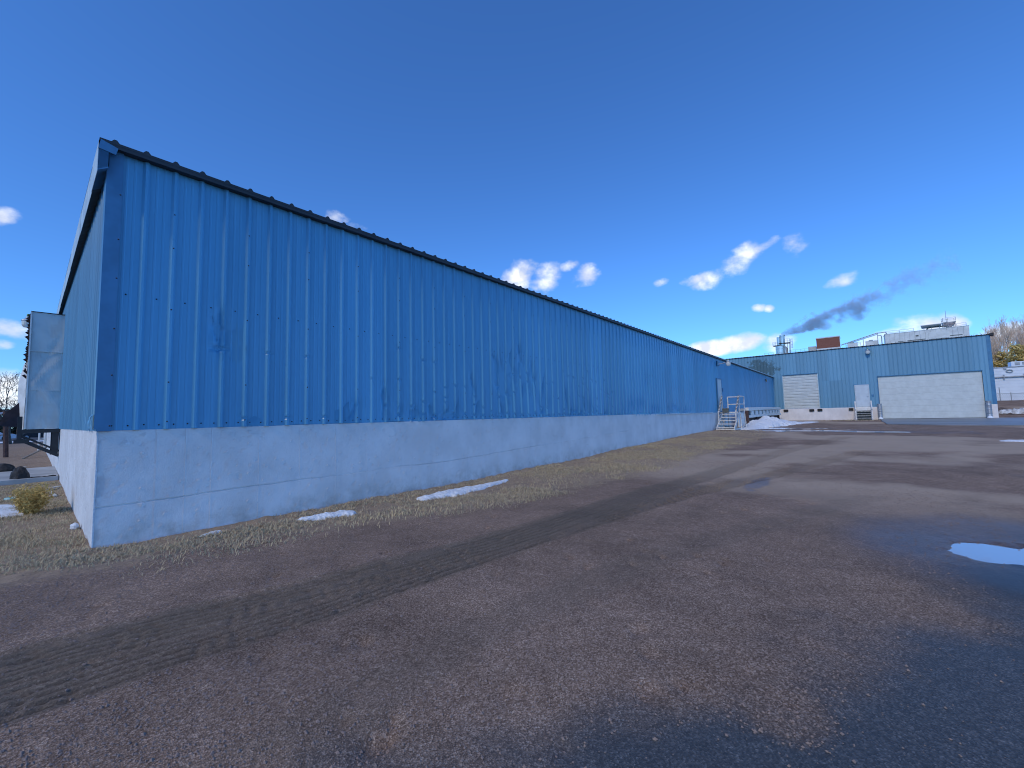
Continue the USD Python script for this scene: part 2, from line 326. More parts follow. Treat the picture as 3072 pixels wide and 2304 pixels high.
M['car_black'] = pm('black_car_paint', (.012, .013, .016), .2, .05, 2)
M['car_glass'] = pm('car_window', (.01, .012, .015), .08, .05, 2)
M['mint'] = pm('mint_plastic', (.35, .55, .50), .4, .15, 8)
M['asphalt_road'] = pm('road_asphalt', (.07, .07, .075), .8, .3, 1.5, .4, 30)
M['dirt_heap'] = pm('dark_soil', (.14, .105, .085), .9, .5, 2.5, .6, 10, bdist=.05)
def island_ramp(name, cols, rough=.85):
    n = len(cols)
    return usdkit.material(stage, '/World/Looks/' + name, {'g': ('geometry', {}), 'r': ('rgb_ramp', {'ramp': [(i / (n - 1), c) for i, c in enumerate(cols)]}), 'p': ('principled_bsdf', {'roughness': rough, 'specular_ior_level': .3})},
        [('g.random_per_island', 'r.fac'), ('r.color', 'p.base_color')], surface='p.BSDF')
M['grass'] = island_ramp('dead_grass', [(.46, .37, .23), (.70, .57, .37), (.48, .40, .24), (.82, .68, .47), (.34, .28, .19), (.60, .50, .33)])
M['straw'] = island_ramp('dry_straw', [(.62, .49, .28), (.72, .59, .36), (.44, .35, .20), (.56, .46, .26)])
M['pebble'] = island_ramp('gravel_stones', [(.24, .18, .15), (.36, .29, .25), (.20, .16, .14), (.48, .41, .35), (.29, .22, .18), (.25, .22, .20), (.74, .68, .60)], .8)

# ------------------------------------------------------------------ ground
KX = np.array([-400, -20, -1, 6, 10, 15, 20, 25, 30, 45, 53, 57, 60.5, 66, 72, 80, 90, 110, 400])
KZ = np.array([-2.2, -1.45, -1.40, -1.40, -1.37, -1.27, -1.19, -1.13, -1.12, -1.14, -1.15, -1.05, -.95, -.5, .05, .5, .55, .7, 1.0])
def zbase(x, y):
    x = np.asarray(x, float); y = np.asarray(y, float)
    z = np.interp(x, KX, KZ)
    flat = -1.42 - .0035 * np.clip(y - 10, 0, 60)
    w = sstep(2, 14, y)
    z = z * (1 - w) + flat * w
    z = z + 5.5 * sstep(92, 118, x) * sstep(-22.5, -33, y) + 4 * sstep(118, 190, x) * sstep(-22, -40, y)
    return z
TRACKS = [np.array([(-3, -2.95), (-.8, -3.0), (1, -3.32), (2, -3.56), (4.2, -3.88), (7, -4.05), (9.5, -4.35), (15, -5.15), (22, -6.6)]),
          np.array([(-3, -3.45), (-.8, -3.48), (1, -3.70), (2, -3.80), (4.6, -4.15), (7.2, -4.62), (10.2, -5.5), (16, -7.1)]),
          np.array([(-.5, -5.1), (1.0, -5.0), (2.6, -5.2), (5.0, -5.9), (8.5, -7.2)])]
def smooth_path(P, n=160):
    from scipy.interpolate import PchipInterpolator
    return np.stack([np.linspace(P[0, 0], P[-1, 0], n), PchipInterpolator(P[:, 0], P[:, 1])(np.linspace(P[0, 0], P[-1, 0], n))], 1)
TRACKS = [smooth_path(t) for t in TRACKS]
def track_coords(x, y, T):
    yc = np.interp(x, T[:, 0], T[:, 1]); sl = np.interp(x, T[:-1, 0], np.diff(T[:, 1]) / np.diff(T[:, 0]))
    d = (y - yc) / np.sqrt(1 + sl ** 2); s = x * np.sqrt(1 + sl ** 2)
    inside = (x >= T[0, 0]) & (x <= T[-1, 0])
    return np.where(inside, d, 9.0), s
def grass_edge(x):
    return np.interp(x, [-6, -.7, .25, 1.5, 3, 4.5, 7, 11.8, 21.5, 28, 30], [-.5, -.72, -1.05, -1.4, -2.1, -2.5, -2.85, -3.2, -4.0, -2.6, -.6])
def asph_edge(x):
    return np.interp(x, [-6, -2, .0, .36, .76, 1.31, 1.75, 2.2, 3.8, 6, 9], [-5.6, -5.45, -5.42, -5.48, -5.62, -5.95, -6.42, -6.85, -7.2, -8.3, -9.6])
def puddle_f(x, y):
    n = fbm(x, y, 3.1, .9, 4, 5) - .5
    a = 1 - ((x - 5.62 + (y + 8.2) * .06) / .36) ** 2 - np.clip((-8.02 - y) / .25, None, 0) ** 2 * 1.0
    a = np.where(y < -10.6, -1, a) + n * 1.3 + (fbm(x, y, 1.2, 4.5, 4, 15) - .5) * 2.0
    t = (x - (29.2 - .28 * (-y - 2))) / 2.3
    b = 1 - t ** 2 + (fbm(x * .5, y * .25, 1.7, 1.6, 4, 9) - .5) * 6.5 - .75; b = np.where((y < -.9) & (y > -11), b, -1)
    return a, b
def ground_masks(x, y):
    n1 = fbm(x, y, 0, 1.1, 5, 1); n2 = fbm(x, y, 0, .28, 4, 21); n3 = fbm(x, y, 0, 4.0, 3, 31)
    g = sstep(-.25, .35, (y - grass_edge(x)) + (n1 - .5) * 1.1 + (n3 - .5) * .5)
    g = g * (1 - .55 * sstep(8, 11, y))
    g = np.where((x > 30) & (y < 6), 0, g)
    g = np.where((x > 18) & (x <= 30), g * sstep(30, 22, x), g)
    a = sstep(-.30, .62, asph_edge(x) - y + (n1 - .5) * 1.3 + (n3 - .5) * .5)
    isl = 1 - ((x - 1.72) / .24) ** 2 - ((y + 6.72) / .20) ** 2 + (n1 - .5) * 1.2
    a = a * (1 - .6 * sstep(-.3, .6, isl)); a = np.where((x < 12) & (y > -20), a, 0)
    tr = np.zeros_like(x)
    for k, T in enumerate(TRACKS):
        d, s = track_coords(x, y, T); w = (.29, .27, .20)[k]
        tr = np.maximum(tr, (1 - sstep(w - .06, w + .09, np.abs(d) + (n3 - .5) * .10)) * (1, .9, .35)[k] * (1 - .65 * sstep(5, 15, x)) * (.6 + .8 * n1).clip(0, 1))
    p1, p2 = puddle_f(x, y)
    damp = np.maximum(sstep(-2.4, .3, 1 - ((x - 5.7) / 1.3) ** 2 - ((y + 8.4) / 1.15) ** 2 + (n1 - .5) * 1.5 - .6), sstep(-1.0, .5, p2))
    damp = np.maximum(damp, .8 * sstep(.25, .6, 1 - ((x - 8.9) / 1.1) ** 2 - ((y + 5.45) / .22) ** 2 + (n3 - .5)) )
    dry = sstep(.48, .62, n2 + (n1 - .5) * .25) * sstep(5.0, 10.0, x) * (1 - a)
    gk = (.5 + .5 * n1) * sstep(.35, .65, fbm(x, y, 4.4, .7, 3, 77))
    return g, a, tr, damp, dry, gk
def build_ground():
    def axis(segs):
        out = [segs[0][0]]
        for a, b, h in segs: out += list(np.linspace(a, b, max(1, int(round((b - a) / h))) + 1)[1:])
        return np.array(out)
    gx = axis([(-400, -60, 60), (-60, -10, 10), (-10, -1.4, 1.0), (-1.4, 5.0, .026), (5.0, 12, .04), (12, 22, .09), (22, 36, .16), (36, 60, .5), (60, 140, 2.5), (140, 400, 40)])
    gy = axis([(-400, -60, 60), (-60, -20, 2.5), (-20, -12, .5), (-12, -8.6, .06), (-8.6, -4.4, .034), (-4.4, -2.6, .011), (-2.6, 0.3, .035), (.3, 8, .07), (8, 20, .25), (20, 80, 2.0), (80, 400, 40)])
    X, Y = np.meshgrid(gx, gy, indexing='ij')
    z = zbase(X, Y)
    g, a, tr, damp, dry, gk = ground_masks(X, Y)
    near = (1 - sstep(20, 45, np.hypot(X, Y)))
    z = z + near * ((fbm(X, Y, 0, .35, 3, 41) - .5) * .07 + (fbm(X, Y, 0, 2.2, 3, 43) - .5) * .022)
    fine = (fbm(X, Y, 0, 17, 2, 47) - .5)
    z = z + near * (fine * .005 * (1 - .6 * a)) + near * g * ((fbm(X, Y, 0, 7, 3, 51) - .5) * .05)
    clod = np.clip(fbm(X, Y, 2, 9, 2, 53) - .68, 0, 1); z = z + near * clod * .035 * (1 - a)
    prev_ins = np.zeros_like(X)
    for k, T in enumerate(TRACKS[:2]):
        d, s = track_coords(X, Y, T); w = .28
        ins = 1 - sstep(w - .05, w + .03, np.abs(d))
        patch = sstep(.36, .55, fbm(X, Y, 8, .9, 3, 61))
        fade = (1 - .6 * sstep(2.5, 6, X)) if k == 0 else (1 - .5 * sstep(6, 12, X))
        lines = fbm(X * .5, Y * 5, 8, 1.0, 3, 71)
        wob = .003 * (fbm(X, 0, 0, 2.5, 2, 73) - .5)
        groove = -np.exp(-(((d + wob) % .082 - .041) / .013) ** 2) * sstep(.28, .40, lines) * .055
        cross = -np.exp(-(((s + .35 * np.abs(d)) % .11 - .055) / .02) ** 2) * (fbm(X, Y, 3, 6, 2, 75) > .56) * .012
        crumb = np.clip(fbm(X, Y, 4, 20, 2, 63) - .62, 0, 1) * .06
        ins = ins * (1 - prev_ins); prev_ins = np.maximum(prev_ins, ins)
        z = z + near * ins * (-.008 + fade * (groove + cross + crumb * patch))
        rim = np.exp(-((np.abs(d) - w - .03) / .035) ** 2); z = z + near * rim * .012 * fbm(X, Y, 4, 5, 2, 67)
    rp = np.random.default_rng(44)
    for _ in range(90):
        px, py, pr = rp.uniform(-.8, 9), rp.uniform(-6.5, -2.0), rp.uniform(.03, .07)
        i0, i1 = np.searchsorted(gx, [px - .2, px + .2]); j0, j1 = np.searchsorted(gy, [py - .2, py + .2]); xx, yy = X[i0:i1, j0:j1], Y[i0:i1, j0:j1]
        z[i0:i1, j0:j1] -= rp.uniform(.012, .03) * np.exp(-(((xx - px) * rp.uniform(.6, 1)) ** 2 + (yy - py) ** 2) / pr ** 2) * fbm(xx, yy, 5, 18, 2, 9) * 1.8
    p1, p2 = puddle_f(X, Y)
    z = z + (fbm(X, Y, 6, 9, 3, 19) - .5) * .034 * sstep(-3.0, -.6, p1) * (X < 9) * (X > 3.5) * (Y < -7)
    z = z - .035 * sstep(-.6, .8, p1) * (X < 9) * (X > 3.5) * (Y < -7) - .05 * sstep(-.5, .9, p2) * (X > 18) * (X < 40)
    from scipy.interpolate import RegularGridInterpolator
    global _gi; _gi = RegularGridInterpolator((gx, gy), z)
    A = np.stack([g, a, tr], -1).reshape(-1, 3); B = np.stack([damp, dry, gk], -1).reshape(-1, 3)
    mb = MB().grid(np.stack([X, Y, z], -1))
    N = {'a': ('attribute', {'attribute': 'mask_a'}), 'b': ('attribute', {'attribute': 'mask_b'}), 'sa': ('separate_color', {}), 'sb': ('separate_color', {}),
         'g': ('geometry', {}), 'n1': ('noise_texture', {'scale': 9.0, 'detail': 9.0, 'roughness': .84}), 'n2': ('noise_texture', {'scale': 1.1, 'detail': 6.0, 'roughness': .65}),
         'v': ('voronoi_texture', {'scale': 120.0}), 'vs': ('separate_color', {}),
         'grain': ('rgb_ramp', {'ramp': [(0, (.055, .038, .028)), (.34, (.16, .106, .073)), (.55, (.25, .170, .120)), (.72, (.39, .285, .21)), (1, (.80, .68, .55))]}),
         'gmix': ('mix_float', {'fac': .5}),
         'lowr': ('map_range', {'from_min': .3, 'from_max': .7, 'to_min': .68, 'to_max': 1.22, 'clamp': True}), 'low': ('mix', {'mix_type': 'multiply', 'fac': 1.0}), 'lowc': ('combine_color', {}),
         'dryc': ('mix', {'color2': (.50, .39, .28)}), 'dryf': ('math', {'math_type': 'multiply', 'value2': .62}),
         'trc': ('mix', {'color2': (.125, .105, .08)}), 'trf': ('math', {'math_type': 'multiply', 'value2': .68}),
         'asr': ('rgb_ramp', {'ramp': [(0, (.016, .018, .019)), (.5, (.045, .052, .054)), (.72, (.08, .088, .09)), (1, (.38, .37, .36))]}), 'asc': ('mix', {}), 'asf': ('math', {'math_type': 'multiply', 'value2': .9}),
         'grr': ('rgb_ramp', {'ramp': [(0, (.08, .058, .040)), (.45, (.27, .20, .135)), (1, (.56, .44, .30))]}), 'grc': ('mix', {}), 'grf': ('math', {'math_type': 'multiply', 'value2': .85}),
         'dmc': ('mix', {'mix_type': 'multiply', 'color2': (.5, .5, .55)}),
         'ro': ('map_range', {'from_min': 0.0, 'from_max': 1.0, 'to_min': .9, 'to_max': .36, 'clamp': True}), 'wet': ('math', {'math_type': 'maximum'}), 'asw': ('math', {'math_type': 'multiply', 'value2': .62}),
         'bsum': ('math', {'math_type': 'multiply_add', 'value2': .8}), 'bm': ('bump', {'strength': .7, 'distance': .006}),
         'sp': ('map_range', {'to_min': .18, 'to_max': .6, 'clamp': True}), 'p': ('principled_bsdf', {})}
    L = [('wet.value', 'sp.value'), ('sp.result', 'p.specular_ior_level'), ('a.color', 'sa.color'), ('b.color', 'sb.color'), ('g.position', 'n1.vector'), ('g.position', 'n2.vector'), ('g.position', 'v.vector'), ('v.color', 'vs.color'),
         ('n1.fac', 'gmix.a'), ('vs.r', 'gmix.b'), ('gmix.result', 'grain.fac'), ('n2.fac', 'lowr.value'), ('lowr.result', 'lowc.r'), ('lowr.result', 'lowc.g'), ('lowr.result', 'lowc.b'),
         ('grain.color', 'low.color1'), ('lowc.color', 'low.color2'), ('low.color', 'dryc.color1'), ('sb.g', 'dryf.value1'), ('dryf.value', 'dryc.fac'), ('dryc.color', 'trc.color1'),
         ('sa.b', 'trf.value1'), ('trf.value', 'trc.fac'), ('trc.color', 'asc.color1'), ('gmix.result', 'asr.fac'), ('asr.color', 'asc.color2'), ('sa.g', 'asf.value1'), ('asf.value', 'asc.fac'),
         ('n1.fac', 'grr.fac'), ('asc.color', 'grc.color1'), ('grr.color', 'grc.color2'), ('sa.r', 'grf.value1'), ('grf.value', 'grc.fac'),
         ('grc.color', 'dmc.color1'), ('sb.r', 'dmc.fac'), ('dmc.color', 'p.base_color'), ('sa.g', 'asw.value1'), ('asw.value', 'wet.value1'), ('sb.r', 'wet.value2'), ('wet.value', 'ro.value'), ('ro.result', 'p.roughness'),
         ('n1.fac', 'bsum.value1'), ('v.distance', 'bsum.value3'), ('bsum.value', 'bm.height'), ('bm.normal', 'p.normal')]
    mat = usdkit.material(stage, '/World/Looks/ground_look', N, L, surface='p.BSDF')
    obj('ground', mb, mat, None, 'reddish brown gravel yard with a strip of dead grass along the wall', 'ground', kind='structure', smooth=True, attrs={'mask_a': A, 'mask_b': B})
build_ground()
def gz(x, y):
    x, y = np.broadcast_arrays(np.asarray(x, float), np.asarray(y, float)); return _gi(np.stack([x, y], -1))

M['water'] = usdkit.material(stage, '/World/Looks/puddle_water', {'p': ('principled_bsdf', {'base_color': (.30, .36, .42), 'roughness': .04, 'ior': 1.45, 'specular_ior_level': .6}),
    'g': ('geometry', {}), 'n': ('noise_texture', {'scale': 3.0}), 'b': ('bump', {'strength': .05, 'distance': .01})}, [('g.position', 'n.vector'), ('n.fac', 'b.height'), ('b.normal', 'p.normal')], surface='p.BSDF')
def sheet(x0, x1, y0, y1, z, nx=8, ny=8, zf=None):
    X, Y = np.meshgrid(np.linspace(x0, x1, nx), np.linspace(y0, y1, ny), indexing='ij')
    return MB().grid(np.stack([X, Y, np.full_like(X, z) if zf is None else zf(X, Y)], -1))
obj('puddle', sheet(4.9, 6.4, -11.2, -7.4, -1.418), M['water'], None, 'still puddle reflecting the blue sky on the gravel', 'puddle', kind='structure')
obj('puddle', sheet(26.0, 32.0, -11.0, -.95, 0, 8, 16, lambda X, Y: zbase(X, Y) - .012), M['water'], None, 'long shallow streak of meltwater across the far yard', 'puddle', kind='structure')

# ------------------------------------------------------------------ ribbed cladding
PITCH = .3048
def rib_profile(s0, s1, phase, rib=.032, minor=.0024, top=.013, foot=.040, sub=True):
    """s positions and heights of a ribbed sheet between s0 and s1; ribs at phase + k*PITCH"""
    S = [s0, s1]
    k0 = int(math.floor((s0 - phase) / PITCH)) - 1; k1 = int(math.ceil((s1 - phase) / PITCH)) + 1
    for k in range(k0, k1 + 1):
        c = phase + k * PITCH
        S += [c - foot, c - top, c + top, c + foot]
        if sub:
            for o in (.112, .193): S += [c + o - .016, c + o - .008, c + o + .008, c + o + .016]
    S = np.unique(np.round([s for s in S if s0 - 1e-9 <= s <= s1 + 1e-9], 5))
    d = (S - phase + PITCH / 2) % PITCH - PITCH / 2
    h = np.clip((foot - np.abs(d)) / (foot - top), 0, 1) * rib
    if sub:
        dd = (S - phase) % PITCH
        for o in (.112, .193): h = np.maximum(h, np.clip((.016 - np.abs(dd - o)) / .008, 0, 1) * minor)
    return S, h
def ribbed(org, ds, dn, s0, s1, z0, z1, phase, rib=.032, rows=None, deform=None, sub=True, ztop=None):
    """sheet along direction ds, normal dn, heights z0..z1 (ztop(s) optional)"""
    S, h = rib_profile(s0, s1, phase, rib, sub=sub)
    zs = np.asarray(rows if rows is not None else np.linspace(0, 1, 5))
    SS, TT = np.meshgrid(S, zs, indexing='ij')
    top = np.full_like(SS, z1) if ztop is None else ztop(SS)
    ZZ = z0 + (top - z0) * TT
    HH = np.repeat(h[:, None], len(zs), 1)
    ds_ = np.zeros_like(SS)
    if deform is not None: HH, ds_, ZZ = deform(SS, ZZ, HH)
    P = np.asarray(org) + (SS + ds_)[..., None] * np.asarray(ds) + HH[..., None] * np.asarray(dn)
    P[..., 2] = ZZ
    return MB().grid(P)

# dents of the long wall: (x, z, rx, rz, depth)
R2 = np.random.default_rng(11)
DENTS = [(1.23, 1.42, .05, .26, .030), (1.21, 1.14, .07, .035, .034), (1.36, 1.32, .16, .30, .012), (3.3, .20, .13, .22, .016), (3.95, .5, .04, .10, .02), (3.95, .15, .06, .10, .02),
         (5.65, .06, .30, .07, .03), (5.2, .1, .1, .06, .02), (7.28, 1.3, .06, .22, .03), (7.8, 1.2, .5, .5, .022), (8.25, 1.75, .05, .25, .03), (8.6, 1.2, .35, .5, .022), (7.5, .7, .3, .5, .018),
         (9.3, .4, .3, .3, .014), (4.6, .12, .12, .1, .02), (15.45, .25, .4, .3, .03), (16.4, .3, .5, .3, .03), (18.0, .15, .5, .2, .03), (20.5, .2, .6, .2, .03), (23.66, 1.45, .05, .25, .03), (22.5, .1, .4, .12, .02),
         (12.0, .25, .12, .2, .02), (13.2, .1, .1, .08, .02), (17.2, 1.4, .3, .5, .015)]
NOTCH = []
for k in range(12, 46):
    for _ in range(R2.integers(1, 4)): NOTCH.append((.3478 + (k - 1) * PITCH, R2.uniform(.1, 1.55), R2.uniform(.018, .035), R2.uniform(.014, .028)))
for k in range(4, 10): NOTCH.append((.3478 + (k - 1) * PITCH, R2.choice([.12, 1.13]), .022, .02))
for k in range(14, 44): NOTCH.append((.3478 + (k - 1) * PITCH, R2.uniform(.04, .14), .03, .026))
CREASE = [(7.1, 1.75, 7.35, 1.15, .05), (7.4, 1.8, 7.55, .7, .04), (7.9, 1.85, 7.7, 1.2, .05), (8.2, 1.95, 8.35, 1.25, .06), (8.45, 1.8, 8.3, .6, .05), (8.75, 1.6, 8.95, .8, .05), (7.2, .9, 7.9, .5, .04),
          (6.3, 1.2, 6.5, .5, .03), (9.4, 1.3, 9.2, .5, .04), (5.3, .05, 5.9, .18, .05), (5.6, .3, 5.45, .02, .04), (1.12, 1.65, 1.2, 1.2, .045), (3.2, .05, 3.45, .4, .03), (3.95, .75, 4.0, .1, .04), (10.5, 1.0, 10.6, .2, .04), (11.6, .6, 11.7, .05, .04)]
for _k in range(26):
    _x = R2.uniform(4, 25); CREASE.append((_x, R2.uniform(.0, .12), _x + R2.uniform(-.15, .15), R2.uniform(.15, .45), R2.uniform(.03, .06)))
def deformA(S, Z, H):
    out = H.copy(); sh = np.zeros_like(S)
    for (x, z, rx, rz, dp) in DENTS:
        if x < S.min() - 3 * rx or x > S.max() + 3 * rx: continue
        w = np.exp(-((S - x) / rx) ** 2 - ((Z - z) / rz) ** 2); out = out - 1.7 * dp * w * (.7 + .8 * (fbm(S, Z, 0, 7, 2, 5) - .3)); sh = sh + .25 * dp * w * np.sign(x - S)
    for (x, z, rz, dp) in NOTCH:
        if x < S.min() - .1 or x > S.max() + .1: continue
        w = np.exp(-((S - x) / .035) ** 4 - ((Z - z) / rz) ** 2); out = out - dp * w
        w2 = np.exp(-((S - x) / .05) ** 2 - ((Z - z - .05) / (rz * 1.3)) ** 2); out = out + .25 * dp * w2
    for (xa, za, xb_, zb_, dp) in CREASE:
        if max(xa, xb_) < S.min() - .2 or min(xa, xb_) > S.max() + .2: continue
        L2 = (xb_ - xa) ** 2 + (zb_ - za) ** 2; t = np.clip(((S - xa) * (xb_ - xa) + (Z - za) * (zb_ - za)) / L2, 0, 1)
        dd = np.hypot(S - xa - t * (xb_ - xa), Z - za - t * (zb_ - za)) + (fbm(S, Z, 7, 6, 2, 33) - .5) * .03
        out = out - dp * np.exp(-np.abs(dd) / .035) * np.sin(np.pi * np.clip(t, .08, .92))
    cr = np.clip((S - 3.5) / 1.5, 0, 1) * np.exp(-(Z / .12) ** 2)
    out = out + cr * (fbm(S, Z, 3, 11, 2, 15) - .52) * .035
    out = np.maximum(out, -.035) + (fbm(S, Z, 0, 1.3, 2, 3) - .5) * .004
    z2 = Z - (fbm(S, 0, 0, 3.0, 3, 19) - .5) * .03 * np.exp(-((Z) / .05) ** 2) * np.clip(S / 5, 0, 1)
    return out, sh, z2

# ------------------------------------------------------------------ long blue warehouse
XB = 52.9
KE = .037                                     # the gable end leans a little off square
ee = np.array([KE, 1, 0]) / math.hypot(KE, 1); en = np.array([-1, KE, 0]) / math.hypot(KE, 1)
RAKE = .06
def gable_z(u): return 3.27 + RAKE * u
W = thing('blue_warehouse', 'long blue ribbed metal warehouse on a painted white concrete base', 'warehouse')
ZE = 3.53
rows_fine = np.concatenate([np.linspace(0, 2.05, 94), np.linspace(2.2, ZE, 10)]) / ZE
x = .11; k = 0
while x < XB - .02:
    x1 = min(.3478 + PITCH * (3 * (k + 1)) - .075, XB)
    zb = .0 if x < 15.2 else -.045
    fine = x < 17.5
    mid = x < 26
    rows = rows_fine if fine else np.linspace(0, 1, 40 if mid else 5)
    off = R2.uniform(-.0012, .0012)
    far = x > 29.5; rh = .032 if x < 19 else (.024 if not far else .010)
    obj('wall_panel', ribbed((0, off, 0), (1, 0, 0), (0, -1, 0), x, x1, zb, ZE, .3478, rib=rh, rows=rows, deform=deformA if mid else None, sub=x < 26), M['blue'] if not far else M['blue_far'], W)
    x = x1; k += 1
# gable end cladding with a buckled lower edge
def deformE(S, Z, H):
    out = H - .03 * np.exp(-((S - .45) / .22) ** 2 - ((Z - .25) / .35) ** 2) + np.exp(-(Z / .16) ** 2) * (fbm(S, Z, 1, 9, 2, 8) - .5) * .06 * np.exp(-((S - .9) / .9) ** 2)
    return out, -.05 * np.exp(-((S - .55) / .12) ** 2) * np.clip((1.1 - Z) / 1.1, 0, 1), Z
u = .09; k = 0
while u < 24:
    u1 = min(.35 + PITCH * 3 * (k + 1) - .075, 24)
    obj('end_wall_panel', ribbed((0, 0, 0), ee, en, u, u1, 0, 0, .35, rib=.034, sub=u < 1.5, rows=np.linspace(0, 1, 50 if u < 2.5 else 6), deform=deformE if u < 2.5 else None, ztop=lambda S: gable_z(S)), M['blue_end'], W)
    u = u1; k += 1
ct = MB()
ct.box((-.016, -.036, -.005), (.115, -.004, ZE)); ct.add(np.array([[-.036, -.036, .02], [-.036, .10, .02], [-.036, .10, 3.2], [-.036, -.036, 3.3], [-.016, -.036, .02], [-.016, .10, .02], [-.016, .10, 3.2], [-.016, -.036, 3.3]]),
    [[0, 3, 2, 1], [4, 5, 6, 7], [0, 4, 7, 3], [1, 2, 6, 5], [0, 1, 5, 4], [3, 7, 6, 2]])
obj('corner_trim', ct, M['blue_trim'], W)
tc = MB()   # torn, curled foot of the corner trim
P = np.array([[[-.038 - .03 * math.sin(t * 3) - .02 * fbm(t, a, 0, 6, 2), -.03 + a * .12, t * .20] for a in np.linspace(0, 1, 7)] for t in np.linspace(0, 1, 14)])
P[..., 0] -= .035 * np.clip(.6 - np.linspace(0, 1, 14), 0, 1)[:, None] * np.linspace(1, .2, 7)[None]
obj('torn_trim', tc.grid(P), M['blue_end'], W, label='torn and curled foot of the corner trim')
# roof: ribbed sheets rising from the eave to the ridge
rf = MB()
S, h = rib_profile(-.12, XB, .3478 - .02, .034, 0, sub=False)
prof = np.stack([S, np.full_like(S, -.11), ZE + .075 + h], -1); prof2 = prof.copy(); prof2[:, 1] = 24; prof2[:, 2] += RAKE * 24.1; prof2[:, 0] += KE * 24 * (1 - (S + .12) / (XB + .12))
rf.grid(np.stack([prof, prof2], 1))
low = prof.copy(); low[:, 2] = ZE + .045; rf.grid(np.stack([low, prof], 1))
rf.box((-.1, -.108, ZE + .0), (XB, -.0, ZE + .05))
obj('roof', rf, M['roof'], W)
obj('rear_roof', MB().add([[-.12 + KE * 24, 24, ZE + .11 + RAKE * 24.1], [XB, 24, ZE + .11 + RAKE * 24.1], [XB, 47, 3.6], [1.6, 47, 3.6]], [[0, 1, 2, 3]]), M['roof'], W)
obj('rear_wall', MB().add([[1.75, 47, -1.6], [XB, 47, -1.6], [XB, 47, 3.6], [1.75, 47, 3.6]], [[0, 3, 2, 1]]).add([[XB, 0, -1.5], [XB, 0, ZE], [XB, 24, 4.8], [XB, 47, 3.6], [XB, 47, -1.5]], [[0, 1, 2], [0, 2, 3], [0, 3, 4]]), M['blue_far'], W)
obj('end_wall_panel', MB().add([np.array(ee) * 24 + [0, 0, 0], np.array(ee) * 47, np.array(ee) * 47 + [0, 0, 3.5], np.array(ee) * 24 + [0, 0, gable_z(24)]], [[0, 3, 2, 1]]), M['blue_end'], W)
obj('eave_trim', MB().box((30.5, -.135, ZE + .05), (XB, -.112, ZE + .10)), M['pale_trim'], W)
# rake trim: hollow folded lengths along the sloping edge, one per three metres
SK = np.array([0, 0, 1.0])
for i, (a, b) in enumerate([(-.12, .72), (.68, 3.1), (3.06, 6.3), (6.26, 9.4), (9.36, 12.5), (12.46, 15.6), (15.6, 20), (20, 24)]):
    mb = MB(); pa, pb = ee * a, ee * b; za, zb2 = gable_z(a), gable_z(b); off = .125 - .004 * (i % 2)
    def q(p, o, z): return p + en * o + SK * z
    t = .004
    mb.add([q(pa, off, za - .10), q(pb, off, zb2 - .10), q(pb, off, zb2 + .28), q(pa, off, za + .28), q(pa, off - t, za - .10), q(pb, off - t, zb2 - .10), q(pb, off - t, zb2 + .28), q(pa, off - t, za + .28)],
           [[0, 3, 2, 1], [4, 5, 6, 7], [0, 1, 5, 4], [3, 7, 6, 2], [0, 4, 7, 3], [1, 2, 6, 5]])
    obj('rake_trim', mb, M['pale_trim'], W)
    mb = MB().add([q(pa, off - t, za - .08), q(pb, off - t, zb2 - .08), q(pb, .03, zb2 - .02), q(pa, .03, za - .02), q(pa, off - t, za - .06), q(pb, off - t, zb2 - .06), q(pb, .03, zb2 + .0), q(pa, .03, za + .0)],
           [[0, 1, 2, 3], [7, 6, 5, 4], [0, 3, 7, 4], [1, 5, 6, 2]])
    obj('rake_soffit', mb, M['soffit'] if i else M['blue_trim'], W)
    mb = MB().add([q(pa, off - t, za - .07), q(pa, .03, za + .0), q(pa, .03, za + .25), q(pa, off - t, za + .25)], [[0, 1, 2, 3], [3, 2, 1, 0]]); obj('rake_end_cap', mb, M['blue_trim'], W)
cap = MB().add([[-.13, -.125, 3.46], [.03, -.125, 3.44], [.05, -.125, 3.53], [-.11, -.125, 3.58], [-.13, -.09, 3.46], [.03, -.09, 3.44], [.05, -.09, 3.53], [-.11, -.09, 3.58]], [[0, 1, 2, 3], [4, 7, 6, 5], [0, 4, 5, 1], [3, 2, 6, 7], [0, 3, 7, 4], [1, 5, 6, 2]])
obj('rake_corner_box', cap, M['blue_trim'], W)
# darker repainted patches on the cladding
for pts in ([(2.98, .02), (3.23, .02), (3.24, .40), (3.10, .26), (2.98, .24)], [(1.62, .02), (1.78, .02), (1.78, .12), (1.70, .16), (1.62, .10)], [(4.8, .03), (5.0, .03), (5.0, .2), (4.9, .16), (4.8, .18)]):
    pp = np.array([(a, -.0052, b) for a, b in pts] + [(np.mean([a for a, b in pts]), -.0052, np.mean([b for a, b in pts]))]); n_ = len(pts)
    obj('repainted_patch', MB().add(pp, [[i_, (i_ + 1) % n_, n_] for i_ in range(n_)]), M['patch_blue'], W)
# screws
sc = MB()
dome_v = np.array([[math.cos(t) * .010, 0, math.sin(t) * .010] for t in np.arange(6) * math.pi / 3] + [[0, -.011, 0]]); dome_f = [[i, (i + 1) % 6, 6] for i in range(6)]
def screw(x, z, y): sc.add(dome_v + [x, y, z], dome_f)
for i in range(0, 60):
    c = .3478 + (i - .5) * PITCH
    screw(c, 1.72 + R2.uniform(-.004, .004), -.003)
    for o in (-.075, .075): screw(c + o, .06 + R2.uniform(-.006, .006), -.004)
    if i % 3 == 1:
        for z in (2.92, 2.45, 1.6, .62, .1): screw(c + .5 * PITCH, z, -.034)
for z in (.06, .68, 1.26, 1.9, 2.4, 2.98): screw(.10, z, -.036)
obj('screws', sc, M['dark_trim'], W, kind='stuff')
